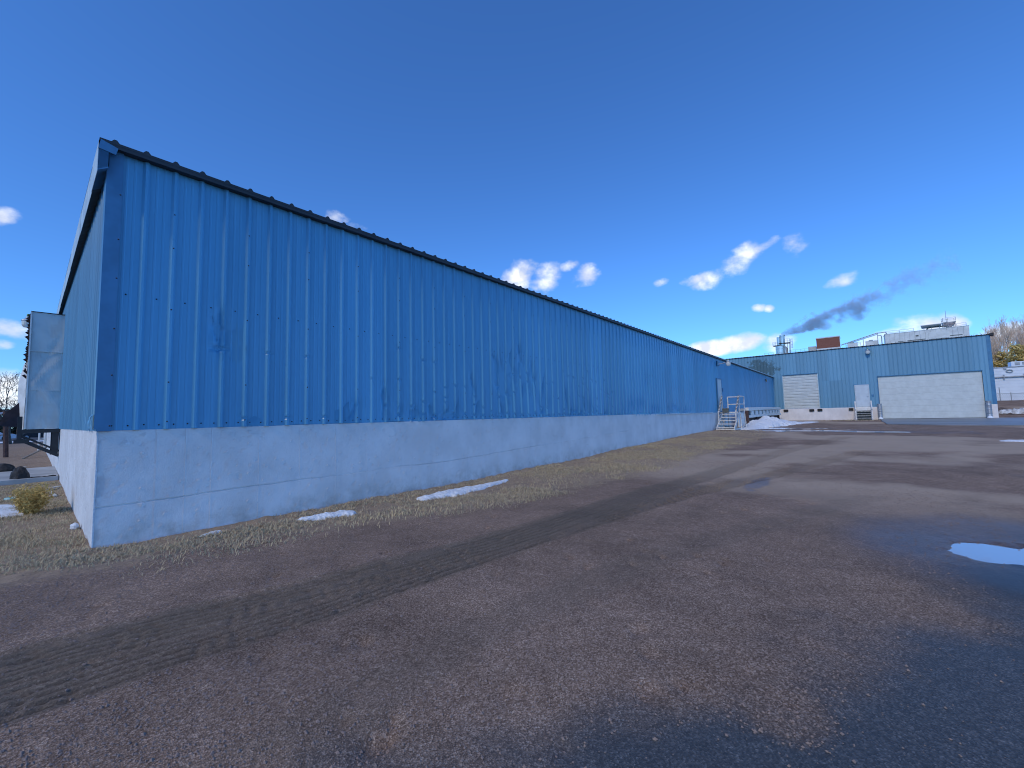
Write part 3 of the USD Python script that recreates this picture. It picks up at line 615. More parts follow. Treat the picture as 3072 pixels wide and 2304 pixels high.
# concrete base: one cast bay between each pair of form seams
def jointz(x): return np.interp(x, [0, 4, 5.5, 15.3, 15.4, 30], [-.91, -.88, -.90, -.62, -.50, -.42]) + (fbm(x, 0, 0, 2.5, 3, 3) - .5) * .035
POCK = [(R2.uniform(0, 15), R2.uniform(-1.3, -.05), R2.uniform(.012, .026), R2.choice([-1, 1])) for _ in range(420)]
TIES = [(.42 + .61 * (k - 0), z) for k in range(26) for z in (-.28, -.72, -1.12)]
def found_relief(X, Z):
    d = np.zeros_like(X)
    s = (X - 1.17 + .305) % .61 - .305
    has = fbm(X, 0, 5, .7, 1, 6) > .2
    d += .0022 * np.exp(-(s / .006) ** 2) * has
    s2 = (X - .87) ; d += .002 * np.exp(-(s2 / .006) ** 2)
    jz = jointz(X); on = sstep(.3, .5, fbm(X, 0, 2, .6, 2, 4))
    d += -.016 * np.exp(-((Z - jz) / .008) ** 2) * (.25 + .75 * on) + .003 * sstep(.05, -.3, Z - jz)
    for (px, pz, pr, sg) in POCK:
        if X.min() - .1 < px < X.max() + .1: d += sg * .006 * np.exp(-((X - px) ** 2 + (Z - pz) ** 2) / pr ** 2)
    for (px, pz) in TIES:
        if X.min() - .1 < px < X.max() + .1: d += .008 * np.exp(-((X - px) ** 2 + (Z - pz - .03 * math.sin(px * 9)) ** 2) / .014 ** 2)
    d += (fbm(X, Z, 0, 1.8, 4, 2) - .5) * .012 + (fbm(X, Z, 0, 16, 2, 7) - .5) * .004
    chip = np.exp(-((X - .0) / .09) ** 2 - ((Z + .62) / .12) ** 2) + .6 * np.exp(-((X) / .05) ** 2 - ((Z + 1.2) / .08) ** 2)
    return d - chip * (.004 + .018 * fbm(X, Z, 0, 14, 2, 9))
edges = [0, .42, .87, 1.17] + [1.17 + .61 * i for i in range(1, 24)] + [15.36] + [15.36 + 2.44 * i for i in range(1, 15)] + [XB]
edges = sorted(set(round(e, 3) for e in edges if e <= XB))
for a, b in zip(edges[:-1], edges[1:]):
    step = .02 if a < 9 else (.05 if a < 15.4 else .2)
    xs = np.linspace(a, b, max(2, int((b - a) / step) + 1)); zs = np.linspace(-1.75, .0, 45 if a < 15.4 else 24)
    if a < 12: xs = np.unique(np.r_[xs, a + np.array([.004, .008, .013, .02]), b - np.array([.004, .008, .013, .02])]); zs = np.unique(np.r_[np.arange(-1.45, -1.0, .022), np.arange(-1.0, -.58, .007), np.arange(-.58, .0001, .022), -1.75, 0.0])
    X, Z = np.meshgrid(xs, zs, indexing='ij'); d = found_relief(X, Z)
    d = d - .012 if a < 15.3 else d - .012
    mb = MB().grid(np.stack([X, .0 - d - .012 + 0 * X, Z], -1))
    mb.grid(np.stack([np.stack([xs, -.012 - d[:, -1], np.zeros_like(xs)], -1), np.stack([xs, np.full_like(xs, .3), np.zeros_like(xs)], -1)], 1)[:, ::1])
    obj('foundation_panel', mb, M['foundation'], W)
def end_relief(U, Z):
    s = (U + .076) % .152 - .076
    return (fbm(U, Z, 0, 2.0, 4, 12) - .5) * .02 - .012 * np.exp(-(s / .006) ** 2) * (fbm(U * 6, Z * .8, 2, 1, 3, 13) > .5) + (fbm(U, Z, 0, 20, 2, 17) - .5) * .008
for a, b in zip(np.arange(0, 47, .9), np.append(np.arange(.9, 47, .9), 47)):
    us = np.linspace(a, b, 46 if a < 4 else (20 if a < 14 else 4)); zs = np.linspace(-1.9, 0, 70 if a < 6 else 20)
    U, Z = np.meshgrid(us, zs, indexing='ij'); d = end_relief(U, Z) * np.clip((U + .02) / .1, 0, 1)
    P = U[..., None] * ee + (d + .0)[..., None] * en; P[..., 2] = Z
    mb = MB().grid(P[:, ::-1]); lid = P[:, -1]; lid2 = lid - en * .3; mb.grid(np.stack([lid, lid2], 1))
    obj('end_foundation_panel', mb, M['foundation_end'], W)
obj('corner_edge', MB().tube([(.006, .006, -1.7), (.004, .004, -.9), (.007, .007, -.4), (.004, .004, -.012)], .012, 6), M['foundation_end'], W)
# walk door up on the dock
def door(parent, x, y, z0, w, hgt, axis, mat, frame):
    """axis 'x': leaf lies along +x facing -y; axis 'y': along -y facing -x"""
    def T(a, d, z): return (x + a, y - d, z) if axis == 'x' else (x - d, y - a, z)
    def bx(a0, d0, z_0, a1, d1, z_1): return MB().box(T(a0, d0, z_0), T(a1, d1, z_1))
    fr = MB()
    for lo, hi in (((-.06, .0, z0), (.0, .062, z0 + hgt + .06)), ((w, .0, z0), (w + .06, .062, z0 + hgt + .06)), ((0, .0, z0 + hgt), (w, .062, z0 + hgt + .06))): fr.box(T(*lo), T(*hi))
    obj('door_frame', fr, frame, parent)
    d = obj('door', bx(.006, .01, z0 + .01, w - .006, .05, z0 + hgt - .006), mat, parent)
    hb = MB().box(T(w - .12, .05, z0 + .92), T(w - .05, .075, z0 + 1.06)); hb.box(T(w - .20, .085, z0 + .98), T(w - .06, .105, z0 + 1.0)); hb.box(T(w - .09, .07, z0 + .98), T(w - .07, .1, z0 + 1.0))
    obj('handle', hb, M['steel'], d)
    return d
door(W, 28.86, -.03, .05, 1.0, 2.1, 'x', M['white_door'], M['blue_trim'])
obj('light_switch_box', MB().box((30.15, -.09, 1.35), (30.3, -.03, 1.6), .01), M['blue_trim'], W)
obj('flashing', MB().box((18.2, -.05, -.055), (27.4, -.034, -.02)), M['pale_trim'], W)
obj('vent_hook', MB().box((47.7, -.09, 3.0), (48.1, -.03, 3.12), .02).box((47.85, -.16, 2.85), (47.95, -.09, 3.1)), M['dark_vent'], W)

# ------------------------------------------------------------------ blue dock building across the yard
D = thing('blue_dock_building', 'faded blue ribbed metal building with overhead doors closing the far yard', 'building')
YR, YL, ZT = -16.15, 5.0, 6.02
OPEN = [(-4.0, -.9, .1, 3.7), (-7.97, -6.86, .1, 2.27), (-15.47, -8.66, -1.2, 2.98)]
cuts = sorted({YR + .25, YL, *[a for o in OPEN for a in o[:2]], *[YR + .25 + .9144 * i for i in range(1, 24) if YR + .25 + .9144 * i < YL - .3], -4.33, -6.77})
cuts = [c for i, c in enumerate(cuts) if i == 0 or c - cuts[i - 1] > .03]
for a, b in zip(cuts[:-1], cuts[1:]):
    mid = (a + b) / 2; z0 = .09
    for o in OPEN:
        if o[0] < mid < o[1]: z0 = o[3]
    segs = [(z0, ZT)]
    if -6.77 < mid < -4.33: segs = [(z0, 2.87), (2.85, ZT)]
    for j, (p, q_) in enumerate(segs):
        obj('wall_panel', ribbed((XB - .003 - .004 * j, 0, 0), (0, 1, 0), (-1, 0, 0), a, b, p, q_, -.12, rib=-.028, sub=False, rows=[0, 1]), M['blue_faded'], D)
tr = MB().box((XB - .03, YR, .09), (XB + .0, YR + .25, ZT)); obj('corner_trim', tr, M['blue_trim'], D)
obj('jamb_trim', MB().box((XB - .028, -16.0 + .52, 0.1), (XB, -15.47, 2.98)).box((XB - .012, -8.66, .1), (XB, -8.58, 2.98)), M['blue_trim'], D)
for (a, b, zz) in ((-4.03, -.87, 3.7), (-8.0, -6.83, 2.27), (-15.5, -8.63, 2.98)):
    obj('door_header', MB().box((XB - .05, a, zz - .005), (XB - .006, b, zz + .06)), M['blue_trim'], D)
fb = MB().box((XB - .015, -8.6, -1.6), (XB + .3, YL, .09)); obj('foundation_wall', fb, M['foundation'], D)
obj('foundation_wall', MB().box((XB - .015, YR, -1.6), (XB + .3, -15.47, .09)), M['foundation'], D)
obj('interior_shell', MB().box((XB + .32, YR + .05, -1.6), (XB + .36, YL, 5.9)), M['dark_vent'], D)
obj('side_wall', MB().box((XB, YR, -1.6), (XB + 30, YR + .04, ZT)).box((XB + 29.9, YR, -1.6), (XB + 30, 40, ZT)).box((XB + .3, 39.9, -1.6), (XB + 30, 40, ZT)).box((XB + .0, YL, -1.6), (XB + .05, 40, ZT)), M['blue_faded'], D)
S, h = rib_profile(YR - .15, 40, -.12, .03, 0, sub=False)
pr = np.stack([np.full_like(S, XB - .09), S, ZT + .06 + h], -1); pr2 = pr.copy(); pr2[:, 0] = XB + 30; pr2[:, 2] += .1
lo = pr.copy(); lo[:, 2] = ZT + .02
obj('roof', MB().grid(np.stack([pr2, pr], 1)).grid(np.stack([pr, lo], 1)).box((XB - .085, YR - .1, ZT - .0), (XB - .0, 40, ZT + .03)), M['dark_trim'], D)
obj('roof_end_box', MB().add([[XB - .2, YR - .2, ZT - .12], [XB + .3, YR - .2, ZT - .12], [XB + .3, YR + .05, ZT - .05], [XB - .2, YR + .05, ZT - .05], [XB - .2, YR - .2, ZT + .14], [XB + .3, YR - .2, ZT + .14], [XB + .3, YR + .05, ZT + .1], [XB - .2, YR + .05, ZT + .1]],
    [[0, 1, 2, 3], [4, 7, 6, 5], [0, 4, 5, 1], [3, 2, 6, 7], [0, 3, 7, 4], [1, 5, 6, 2]]), M['dark_trim'], D)
# roll-up dock door: curtain of slats in a frame
rd = thing('roll_up_door', 'pale grey roll-up dock door with horizontal ribs, over two dock bumpers', 'door')
zz = np.linspace(.10, 3.69, 13)
for i in range(12):
    a, b = zz[i], zz[i + 1]; hh = b - a
    prof = np.array([[0, a + .004], [.02, a + .02], [.03, a + hh * .25], [.012, a + hh * .36], [.03, a + hh * .46], [.03, a + hh * .78], [.012, a + hh * .86], [.02, b - .012], [0, b - .004]])
    mb = MB().grid(np.stack([np.stack([XB + .10 - prof[:, 0], np.full(9, y), prof[:, 1]], -1) for y in (-.93, -3.97)], 0))
    obj('slat', mb, M['white_door'], rd)
obj('door_frame', MB().box((XB - .03, -.94, .1), (XB + .13, -.885, 3.69)).box((XB - .03, -4.015, .1), (XB + .13, -3.96, 3.69)), M['pale_trim'], rd)
obj('backing', MB().box((XB + .13, -4.0, .1), (XB + .15, -.9, 3.7)), M['dark_vent'], rd)
obj('bottom_rail', MB().box((XB + .03, -3.96, .085), (XB + .12, -.94, .14), .01), M['steel'], rd)
# big overhead door
bd = thing('overhead_door', 'wide pale grey sectional overhead door reaching down to the apron', 'door')
zz = np.linspace(-1.05, 2.97, 8)
for i in range(7):
    a, b = zz[i] + .002, zz[i + 1] - .002
    mb = MB().obox(((XB + .10), -12.065, (a + b) / 2), np.eye(3), (.05, 6.79, b - a), .008)
    for k in range(3): mb.box((XB + .070, -15.44, a + (b - a) * (.2 + .28 * k)), (XB + .08, -8.69, a + (b - a) * (.2 + .28 * k) + .05))
    obj('door_panel', mb, M['grey_door'] if i < 0 else M['white_door'], bd)
obj('backing', MB().box((XB + .14, -15.5, -1.2), (XB + .16, -8.6, 2.99)), M['dark_vent'], bd)
obj('bottom_seal', MB().box((XB + .07, -15.45, -1.10), (XB + .13, -8.68, -1.045)), M['black'], bd)
# walk door
wd = thing('walk_door', 'grey steel walk door with lever handle at the head of wooden steps', 'door')
door(wd, XB - .02, -6.93, .12, .98, 2.11, 'y', M['grey_door'], M['grey_door'])
obj('sill', MB().box((XB - .1, -7.95, .07), (XB - .02, -6.88, .115)), M['white_paint'], wd)
obj('bell_box', MB().box((XB - .08, -8.27, 1.12), (XB - .01, -8.12, 1.3), .015), M['blue_trim'], D)

# ------------------------------------------------------------------ apron, slabs, road
def slab(poly, z0, zt):
    return MB().prism(poly, z0, zt)
ap = [(XB - .02, -8.6), (47, -8.5), (37.4, -8.5), (35.2, -11), (34.2, -13.5), (34.0, -22), (XB - .02, -22)]
mb = MB().prism(ap, -1.6, -1.075); obj('driveway_apron', mb, M['apron'], None, 'damp grey concrete apron in front of the wide overhead door', 'apron', kind='structure')
obj('concrete_pad', MB().prism([(-3.2, 9.9), (.36, 10.2), (.54, 14.6), (-3.2, 14.2)], -1.7, -1.30), M['concrete'], None, 'pale concrete dock pad beside the gable end', 'pad', kind='structure')
obj('road', sheet(-40, 40, 62, 100, 0, 10, 10, lambda X, Y: zbase(X, Y) + .02), M['asphalt_road'], None, 'grey road beyond the grass on the far left', 'road', kind='structure')

# ------------------------------------------------------------------ snow
def snow(name, label, path, thick=1.0, seed=0, mat='snow', step=.025, rough=.55, group=None):
    path = np.array(path, float)                       # x, y, radius, height
    lo = (path[:, :2] - path[:, 2:3] * 1.6).min(0); hi = (path[:, :2] + path[:, 2:3] * 1.6).max(0)
    X, Y = np.meshgrid(np.arange(lo[0], hi[0] + step, step), np.arange(lo[1], hi[1] + step, step), indexing='ij')
    H = np.full_like(X, -1.0)
    for a, b in zip(path[:-1], path[1:]):
        ab = b[:2] - a[:2]; t = np.clip(((X - a[0]) * ab[0] + (Y - a[1]) * ab[1]) / (ab @ ab + 1e-9), 0, 1)
        d = np.hypot(X - a[0] - t * ab[0], Y - a[1] - t * ab[1]); r = a[2] + t * (b[2] - a[2]); h = a[3] + t * (b[3] - a[3])
        f = 1 - d / r + (fbm(X, Y, seed, 1.3 / path[:, 2].mean(), 4, seed) - .5) * rough * 2
        H = np.maximum(H, np.where(f > 0, h * np.sqrt(np.clip(f, 0, 1)) + .0, -.02 + f * .05))
    H = H * (1 + (fbm(X, Y, 1, 2.0 / path[:, 2].mean(), 4, seed + 3) - .5) * .9 * (H > 0))
    Z = (gz(X, Y) + zbase(X, Y)) / 2 + np.clip(H, -.06, None) + .008
    i = np.arange(X.size).reshape(X.shape); F = np.stack([i[:-1, :-1], i[1:, :-1], i[1:, 1:], i[:-1, 1:]], -1).reshape(-1, 4)
    F = F[(H.reshape(-1)[F] > -.015).any(1)]
    used = np.unique(F); mp = np.full(X.size, -1); mp[used] = np.arange(len(used))
    V = np.stack([X, Y, Z], -1).reshape(-1, 3)[used]
    return obj(name, MB().add(V, mp[F]), M[mat], None, label, 'snow patch', group=group, smooth=True, kind='thing')
snow('snow_patch', 'long tapering strip of old snow in the dead grass, largest of three', [(4.15, -.99, .16, .06), (4.6, -.98, .24, .075), (5.2, -.93, .22, .07), (5.8, -.88, .13, .05), (6.6, -.83, .05, .03)], seed=1)
snow('snow_patch', 'middling flat snow patch in the dead grass between two others', [(2.12, -.69, .07, .04), (2.4, -.74, .12, .055), (2.75, -.84, .13, .055)], seed=2, step=.02)
snow('snow_patch', 'tiny scrap of snow in the grass nearest the wall corner', [(.98, -.5, .05, .03), (1.14, -.40, .06, .03)], seed=3, step=.012)
snow('snow_pile', 'heap of ploughed snow piled beside the steel stairs', [(29.4, -1.6, .45, .06), (32.0, -1.5, .7, .22), (35.4, -1.7, 1.25, .72), (38.5, -2.1, 1.0, .36), (42, -3.0, .7, .12), (45.5, -3.8, .45, .06)], seed=4, step=.1)
snow('snow_patch', 'thin white sliver of snow at the right of the far yard', [(20.9, -11.0, .25, .04), (21.0, -12.6, .45, .05)], seed=5, step=.06)
snow('snow_patch', 'streaky thin snow on the dead grass beside the golden bush', [(-.62, 4.0, .22, .03), (-.75, 5.4, .30, .035), (-1.5, 5.0, .6, .04)], seed=6, step=.03, rough=1.0)
snow('snow_patch', 'band of snow along the road verge behind the parked cars', [(-6, 68, 2.2, .12), (2.4, 69, 1.6, .1)], seed=7, step=.3)

# ------------------------------------------------------------------ dead grass and gravel
def blades(n, xr, yr, hmin, hmax, keep, seed, lean=.9, wid=.004):
    r = np.random.default_rng(seed)
    x = r.uniform(*xr, n) if not callable(xr) else xr(r, n); y = r.uniform(*yr, n)
    ok = keep(x, y, r.random(n)); x, y = x[ok], y[ok]; n = len(x)
    z = gz(x, y) - .006
    h = r.uniform(hmin, hmax, n) * (.6 + .8 * fbm(x, y, 0, 1.2, 3, 91)); a = r.uniform(0, 2 * np.pi, n); ln = r.uniform(.25, lean, n) * h * 1.3
    dx, dy = np.cos(a) * ln, np.sin(a) * ln; wx, wy = -np.sin(a) * wid, np.cos(a) * wid
    P = np.zeros((n, 5, 3))
    P[:, 0] = np.stack([x - wx, y - wy, z], 1); P[:, 1] = np.stack([x + wx, y + wy, z], 1)
    P[:, 2] = np.stack([x - wx * .8 + dx * .4, y - wy * .8 + dy * .4, z + h * .7], 1); P[:, 3] = np.stack([x + wx * .8 + dx * .4, y + wy * .8 + dy * .4, z + h * .7], 1)
    P[:, 4] = np.stack([x + dx, y + dy, z + h * (1 - .3 * r.random(n))], 1)
    b = (np.arange(n) * 5)[:, None]; F = np.concatenate([b + [0, 1, 3], b + [0, 3, 2], b + [2, 3, 4]])
    return P.reshape(-1, 3), F
def keep_strip(x, y, q):
    n1 = fbm(x, y, 0, 1.1, 3, 101); edge = grass_edge(x)
    p = sstep(-.35, .6, y - edge + (n1 - .5) * 1.6) * (.08 + .92 * sstep(.38, .62, fbm(x, y, 2, .9, 3, 103))) * (1 - .55 * sstep(-.45, -.15, y)) * np.clip(1.25 - x / 22, .2, 1)
    wall = (x > -.02 - KE * 0) | (y < -.02)
    return (q < p) & (y < -.03)
gm = MB()
gm.add(*blades(200000, lambda r, n: -1.3 + 23 * r.random(n) ** 1.7, (-3.9, -.03), .015, .052, keep_strip, 3, 1.6, .0042))
gm.add(*blades(30000, lambda r, n: 8 + 20 * r.random(n), (-4.2, -.03), .03, .07, keep_strip, 5, .9, .007))
def keep_left(x, y, q): return (x < KE * y - .03) & (q < .25 + .75 * sstep(.4, .62, fbm(x, y, 2, 1.6, 3, 107)))
gm.add(*blades(45000, (-1.6, .3), (-.1, 9.8), .018, .055, keep_left, 9, 1.1, .004))
obj('dead_grass', gm, M['grass'], None, 'short matted dead grass along the foot of the concrete base', 'grass', kind='stuff')
sm = MB()
def keep_straw(x, y, q):
    c = np.exp(-((x - 4.9) / 1.3) ** 2 - ((y + 1.85) / .33) ** 2) + .8 * np.exp(-((x - 3.1) / .8) ** 2 - ((y + 1.5) / .25) ** 2) + .7 * np.exp(-((x - 10) / 3) ** 2 - ((y + 2.0) / .35) ** 2) + .5 * np.exp(-((x - 15) / 3) ** 2 - ((y + 2.6) / .5) ** 2) + .25 * np.exp(-((x - 1.2) / .9) ** 2 - ((y + .85) / .2) ** 2)
    return q < c * (.3 + .9 * sstep(.4, .6, fbm(x, y, 3, 1.5, 3, 111)))
sm.add(*blades(26000, lambda r, n: .2 + 18 * r.random(n) ** 1.4, (-3.2, -.3), .025, .065, keep_straw, 13, 1.6, .0035))
obj('dry_straw', sm, M['straw'], None, 'pale straw-coloured tufts along the outer edge of the grass', 'grass', kind='stuff')
def pebbles(n, seed, s0=.0020, s1=.0070):
    r = np.random.default_rng(seed); x = -1.2 + 13.5 * r.random(n) ** 1.9; y = r.uniform(-8.3, -.6, n)
    g, a, tr, damp, dry, gk = ground_masks(x, y)
    isl = np.exp(-((x - 1.72) / .26) ** 2 - ((y + 6.72) / .22) ** 2)
    ok = r.random(n) < (.25 + .75 * gk + .9 * isl) * (1 - .85 * g) * (1 - .75 * tr) * (1 - .95 * a * (1 - isl)); x, y = x[ok], y[ok]; n = len(x)
    s = s0 + s1 * r.random(n) ** 3.4
    O = np.array([[1, 0, 0], [-1, 0, 0], [0, 1, 0], [0, -1, 0], [0, 0, .8], [0, 0, -.8]], float); F = np.array([[0, 2, 4], [2, 1, 4], [1, 3, 4], [3, 0, 4], [2, 0, 5], [1, 2, 5], [3, 1, 5], [0, 3, 5]])
    z = gz(x, y) + .3 * s
    P = O[None] * (s[:, None, None] * r.uniform(.6, 1.3, (n, 6, 1))); a_ = r.uniform(0, 6.28, n); c, sn = np.cos(a_)[:, None], np.sin(a_)[:, None]
    Q = np.stack([P[..., 0] * c - P[..., 1] * sn + x[:, None], P[..., 0] * sn + P[..., 1] * c + y[:, None], P[..., 2] + z[:, None]], -1)
    return Q.reshape(-1, 3), (np.arange(n)[:, None, None] * 6 + F[None]).reshape(-1, 3)
obj('gravel', MB().add(*pebbles(150000, 21)).add(*pebbles(70000, 22, .0042, .0075)), M['pebble'], None, 'loose reddish gravel stones scattered over the near yard', 'gravel', kind='stuff')

# ------------------------------------------------------------------ steel stairs beside the warehouse
st = thing('steel_stairs', 'white steel landing stairs with striped handrails up to the warehouse door', 'stairs')
def rod(name, pts, r=.022, mat='stair_paint', parent=st, n=6, label=None): return obj(name, MB().tube(pts, r * 1.45, n), M[mat], parent, label)
ZG = -1.12
YA, YZ = -.22, -1.2
for y in (YA, YZ):
    obj('stringer', MB().bar((27.5, y, ZG + .06), (29.2, y, -.06), .05, .16), M['stair_paint'], st)
for i in range(5):
    t = (i + .7) / 5.3
    obj('tread', MB().box((27.5 + 1.7 * t - .14, YZ + .03, ZG + 1.06 * t - .0), (27.5 + 1.7 * t + .14, YA - .03, ZG + 1.06 * t + .04)), M['stair_paint'], st)
obj('landing', MB().box((29.2, YZ - .02, -.08), (30.75, -.05, -.02)), M['stair_paint'], st)
for y in (YA, YZ):
    h = rod('handrail', [(28.1, y, -.06), (28.25, y, .08), (29.2, y, 1.0)], .035)
    for k in range(11):
        t = (k + .3) / 11; p = np.array([28.2 + 1.0 * t, y, .03 + .97 * t]); q2 = p + np.array([.045, 0, .0436]); obj('stripe', MB().tube([p, q2], .0535, 6), M['black'], h)
    rod('rail_post', [(28.1, y, -.06), (28.12, y, ZG + .02)], .026)
    rod('rail_post', [(29.2, y, 1.0), (29.2, y, -.05)], .026)
    rod('brace', [(28.1, y, -.25), (29.15, y, -.1)], .018)
for x in (30.72,):
    for y in (YA, YZ): rod('rail_post', [(x, y, 1.0), (x, y, -.02)], .026)
    for z in (.98, .48): rod('rail', [(x, YA, z), (x, YZ, z)], .024)
for z in (.98, .48): rod('rail', [(29.2, YZ, z), (30.72, YZ, z)], .024)
for (x, y) in ((29.35, YZ), (30.6, YZ), (29.35, YA), (30.6, YA)): rod('leg', [(x, y, -.08), (x + (.12 if x > 30 else -.1), y - (.05 if y < -1 else 0), ZG)], .03)
for z in (-.45, -.8): rod('cross_brace', [(29.3, YZ - .02, z), (30.65, YZ - .02, z)], .018)
obj('skid', MB().bar((27.45, YA, ZG + .04), (30.7, YA, ZG + .04), .08, .08).bar((27.45, YZ, ZG + .04), (30.7, YZ, ZG + .04), .08, .08).bar((27.5, YA, ZG + .05), (27.5, YZ, ZG + .05), .08, .07), M['stair_paint'], st)
obj('step_box', MB().box((28.95, -.6, -.02), (29.25, -.25, .22), .01), M['dark_vent'], st)
for (x, y, w_, d_, lab) in ((28.3, -.62, .35, .25, 'dark wooden block lying under the near end of the steel stairs'), (28.5, -1.0, .3, .18, 'small dark block lying under the right of the steel stairs')):
    obj('wood_block', MB().obox((x, y, ZG + .1), np.eye(3), (w_, d_, .2), .02), M['dark_vent'], None, lab, 'wood block')

# ------------------------------------------------------------------ loading platform along the far end of the warehouse
lp = thing('loading_platform', 'low white loading platform with dark gaps between bumper blocks behind the snow', 'platform')
X0, X1, YP = 34.8, 51.5, -.6
def bow(x): return .04 * math.sin((x - X0) / (X1 - X0) * math.pi)
xs = np.linspace(X0, X1, 9)
for a, b in zip(xs[:-1], xs[1:]):
    obj('deck_beam', MB().bar((a, YP, .14 + bow(a)), (b, YP, .14 + bow(b)), .24, .24, c=.03), M['white_paint'], lp)
    obj('lower_beam', MB().bar((a, YP, -.42 + bow(a)), (b, YP, -.42 + bow(b)), .22, .20, c=.02), M['white_paint'], lp)
obj('deck', MB().box((X0, -.5, .02), (X1, -.02, .2)), M['grey_metal'], lp)
obj('back_board', MB().box((X0 + .05, -.5, -1.2), (X1, -.46, .02)), M['black'], lp)
for k in range(9):
    c = X0 + 1.6 + k * (X1 - X0 - 2.0) / 8.4
    obj('bumper_block', MB().box((c - .5, YP - .10, -.31), (c + .5, YP + .05, .02), .02), M['white_paint'], lp)
obj('end_post', MB().box((X0 - .25, YP - .12, -1.2), (X0 + .0, YP + .1, .03), .02), M['rust'], lp)
for x in (38.5, 42.5, 46.5, 50.5): obj('leg', MB().box((x - .1, YP - .08, -1.2), (x + .1, YP + .08, -.5)), M['rust'], lp)
obj('end_board', MB().box((32.2, -.55, -1.15), (34.3, -.48, -.12)), M['white_paint'], lp)

# ------------------------------------------------------------------ lamps
def barn_lamp(label, base, out, armlen, rise, droop=True, s=1.0):
    """yard lamp: wall box, arm, shade, glass jar"""
    base = np.array(base, float); out = np.array(out, float)
    L_ = thing('wall_lamp', label, 'lamp')
    side = np.cross(out, [0, 0, 1])
    obj('wall_box', MB().obox(base + out * .06, np.stack([side, out, [0, 0, 1]]), (.30 * s, .12, .34 * s), .02), M['blue_trim'], L_)
    head = base + out * armlen + [0, 0, rise]
    obj('arm', MB().tube([base + out * .1 + [0, 0, rise - .06], base + out * (armlen * .5) + [0, 0, rise - .02], head], .022, 8), M['lamp_metal'], L_)
    pr = [(0, .16), (.05, .16), (.06, .10), (.10, .06), (.16, .02), (.165, .0), (.0, .0)]
    obj('shade', MB().lathe(np.array(pr) * s, head, 20), M['lamp_metal'], L_)
    obj('glass_jar', MB().lathe(np.array([(.145, -.002), (.15, -.06), (.14, -.16), (.10, -.23), (0, -.25)]) * s, head, 20), M['glass'], L_)
    obj('photocell', MB().lathe(np.array([(.03, .158), (.032, .22), (.02, .25), (0, .255)]) * s, head, 12), M['bulb_green'], L_)
    return L_
barn_lamp('yard lamp on a long arm above the warehouse door and steel stairs', (29.3, -.034, 3.2), (0, -1, 0), .67, .0, s=1.0)
barn_lamp('wall lamp high on the faded blue building between its doors', (XB - .005, -8.1, 5.52), (-1, 0, 0), .30, .0, s=1.25)

# ------------------------------------------------------------------ dock bumpers, door guards
for y, z, w_, lab in ((-1.02, -.08, .42, 'black dock bumper under the left end of the roll-up door'), (-3.28, -.10, .42, 'black dock bumper under the right end of the roll-up door'),
                      (-3.97, -.09, .42, 'black dock bumper just right of the roll-up door frame'), (-6.47, -.09, .36, 'black dock bumper beside the wooden steps')):
    t = thing('dock_bumper', lab, 'bumper', (XB - .016, y, z))
    for k in range(4): obj('rubber_layer', MB().box((-.10, -w_ / 2 + .03 + k * (w_ - .06) / 4 + .004, -.13), (-.0, -w_ / 2 + .03 + (k + 1) * (w_ - .06) / 4 - .004, .12)), M['black'], t)
    obj('side_plate', MB().box((-.09, -w_ / 2, -.11), (0, -w_ / 2 + .028, .1)).box((-.09, w_ / 2 - .028, -.11), (0, w_ / 2, .1)), M['black_steel'], t)
for y, lab in ((-8.62, 'galvanised half-round door guard left of the wide overhead door'), (-15.62, 'galvanised half-round door guard right of the wide overhead door')):
    t = thing('door_guard', lab, 'guard', (XB - .18, y, -1.08))
    th = np.linspace(math.pi / 2, 3 * math.pi / 2, 13); zs = np.linspace(0, 1.46, 60); R_ = .17 + .008 * np.cos(zs * 2 * math.pi / .07)
    P = np.stack([R_[:, None] * np.cos(th), R_[:, None] * np.sin(th), np.repeat(zs[:, None], 13, 1)], -1)
    obj('steel_shell', MB().grid(P).grid(P[:, ::-1] * [.95, .95, 1]), M['steel'], t)
    for z in (.02, .36, .72, 1.08, 1.44): obj('band', MB().tube([(.175 * math.cos(a), .175 * math.sin(a), z) for a in th], .014, 5), M['steel'], t)
    obj('concrete_foot', MB().lathe([(.19, 0), (.16, .1), (.1, .17), (0, .2)], (-.1, 0, 0), 14), M['white_wall'], t)

# ------------------------------------------------------------------ wooden steps at the far door
ws = thing('wooden_steps', 'short weathered steps with peeling white rails under the grey walk door', 'steps')
YA2, YB2, ZG2 = -6.82, -8.02, -1.15
obj('top_board', MB().box((XB - .55, YB2 + .04, .02), (XB - .02, YA2 - .04, .08)), M['white_paint'], ws)
obj('front_board', MB().box((XB - .58, YB2 + .04, -.24), (XB - .54, YA2 - .04, .02)), M['white_paint'], ws)
for i in range(4):
    z = ZG2 + .18 + i * .21; x = XB - 1.45 + i * .24
    obj('tread', MB().box((x - .14, YB2 + .05, z), (x + .14, YA2 - .05, z + .045)), M['tread'], ws)
for y in (YA2, YB2):
    obj('stringer', MB().bar((XB - 1.62, y, ZG2 + .05), (XB - .5, y, -.05), .05, .24), M['stair_paint'], ws)
    obj('rail_post', MB().box((XB - .62, y - .05, ZG2), (XB - .52, y + .05, .62)), M['stair_paint'], ws)
    obj('rail_post', MB().box((XB - 1.62, y - .05, ZG2), (XB - 1.52, y + .05, -.1)), M['stair_paint'], ws)
    obj('handrail', MB().bar((XB - 1.7, y, -.12), (XB - .5, y, .66), .07, .10), M['white_paint'], ws)
    obj('stripe', MB().bar((XB - 1.0, y, .32), (XB - .9, y, .385), .078, .108), M['black'], ws); obj('stripe', MB().bar((XB - .8, y, .45), (XB - .7, y, .515), .078, .108), M['black'], ws)
obj('back_board', MB().box((XB - .5, YB2 + .1, ZG2), (XB - .46, YA2 - .1, -.2)), M['dark_vent'], ws)
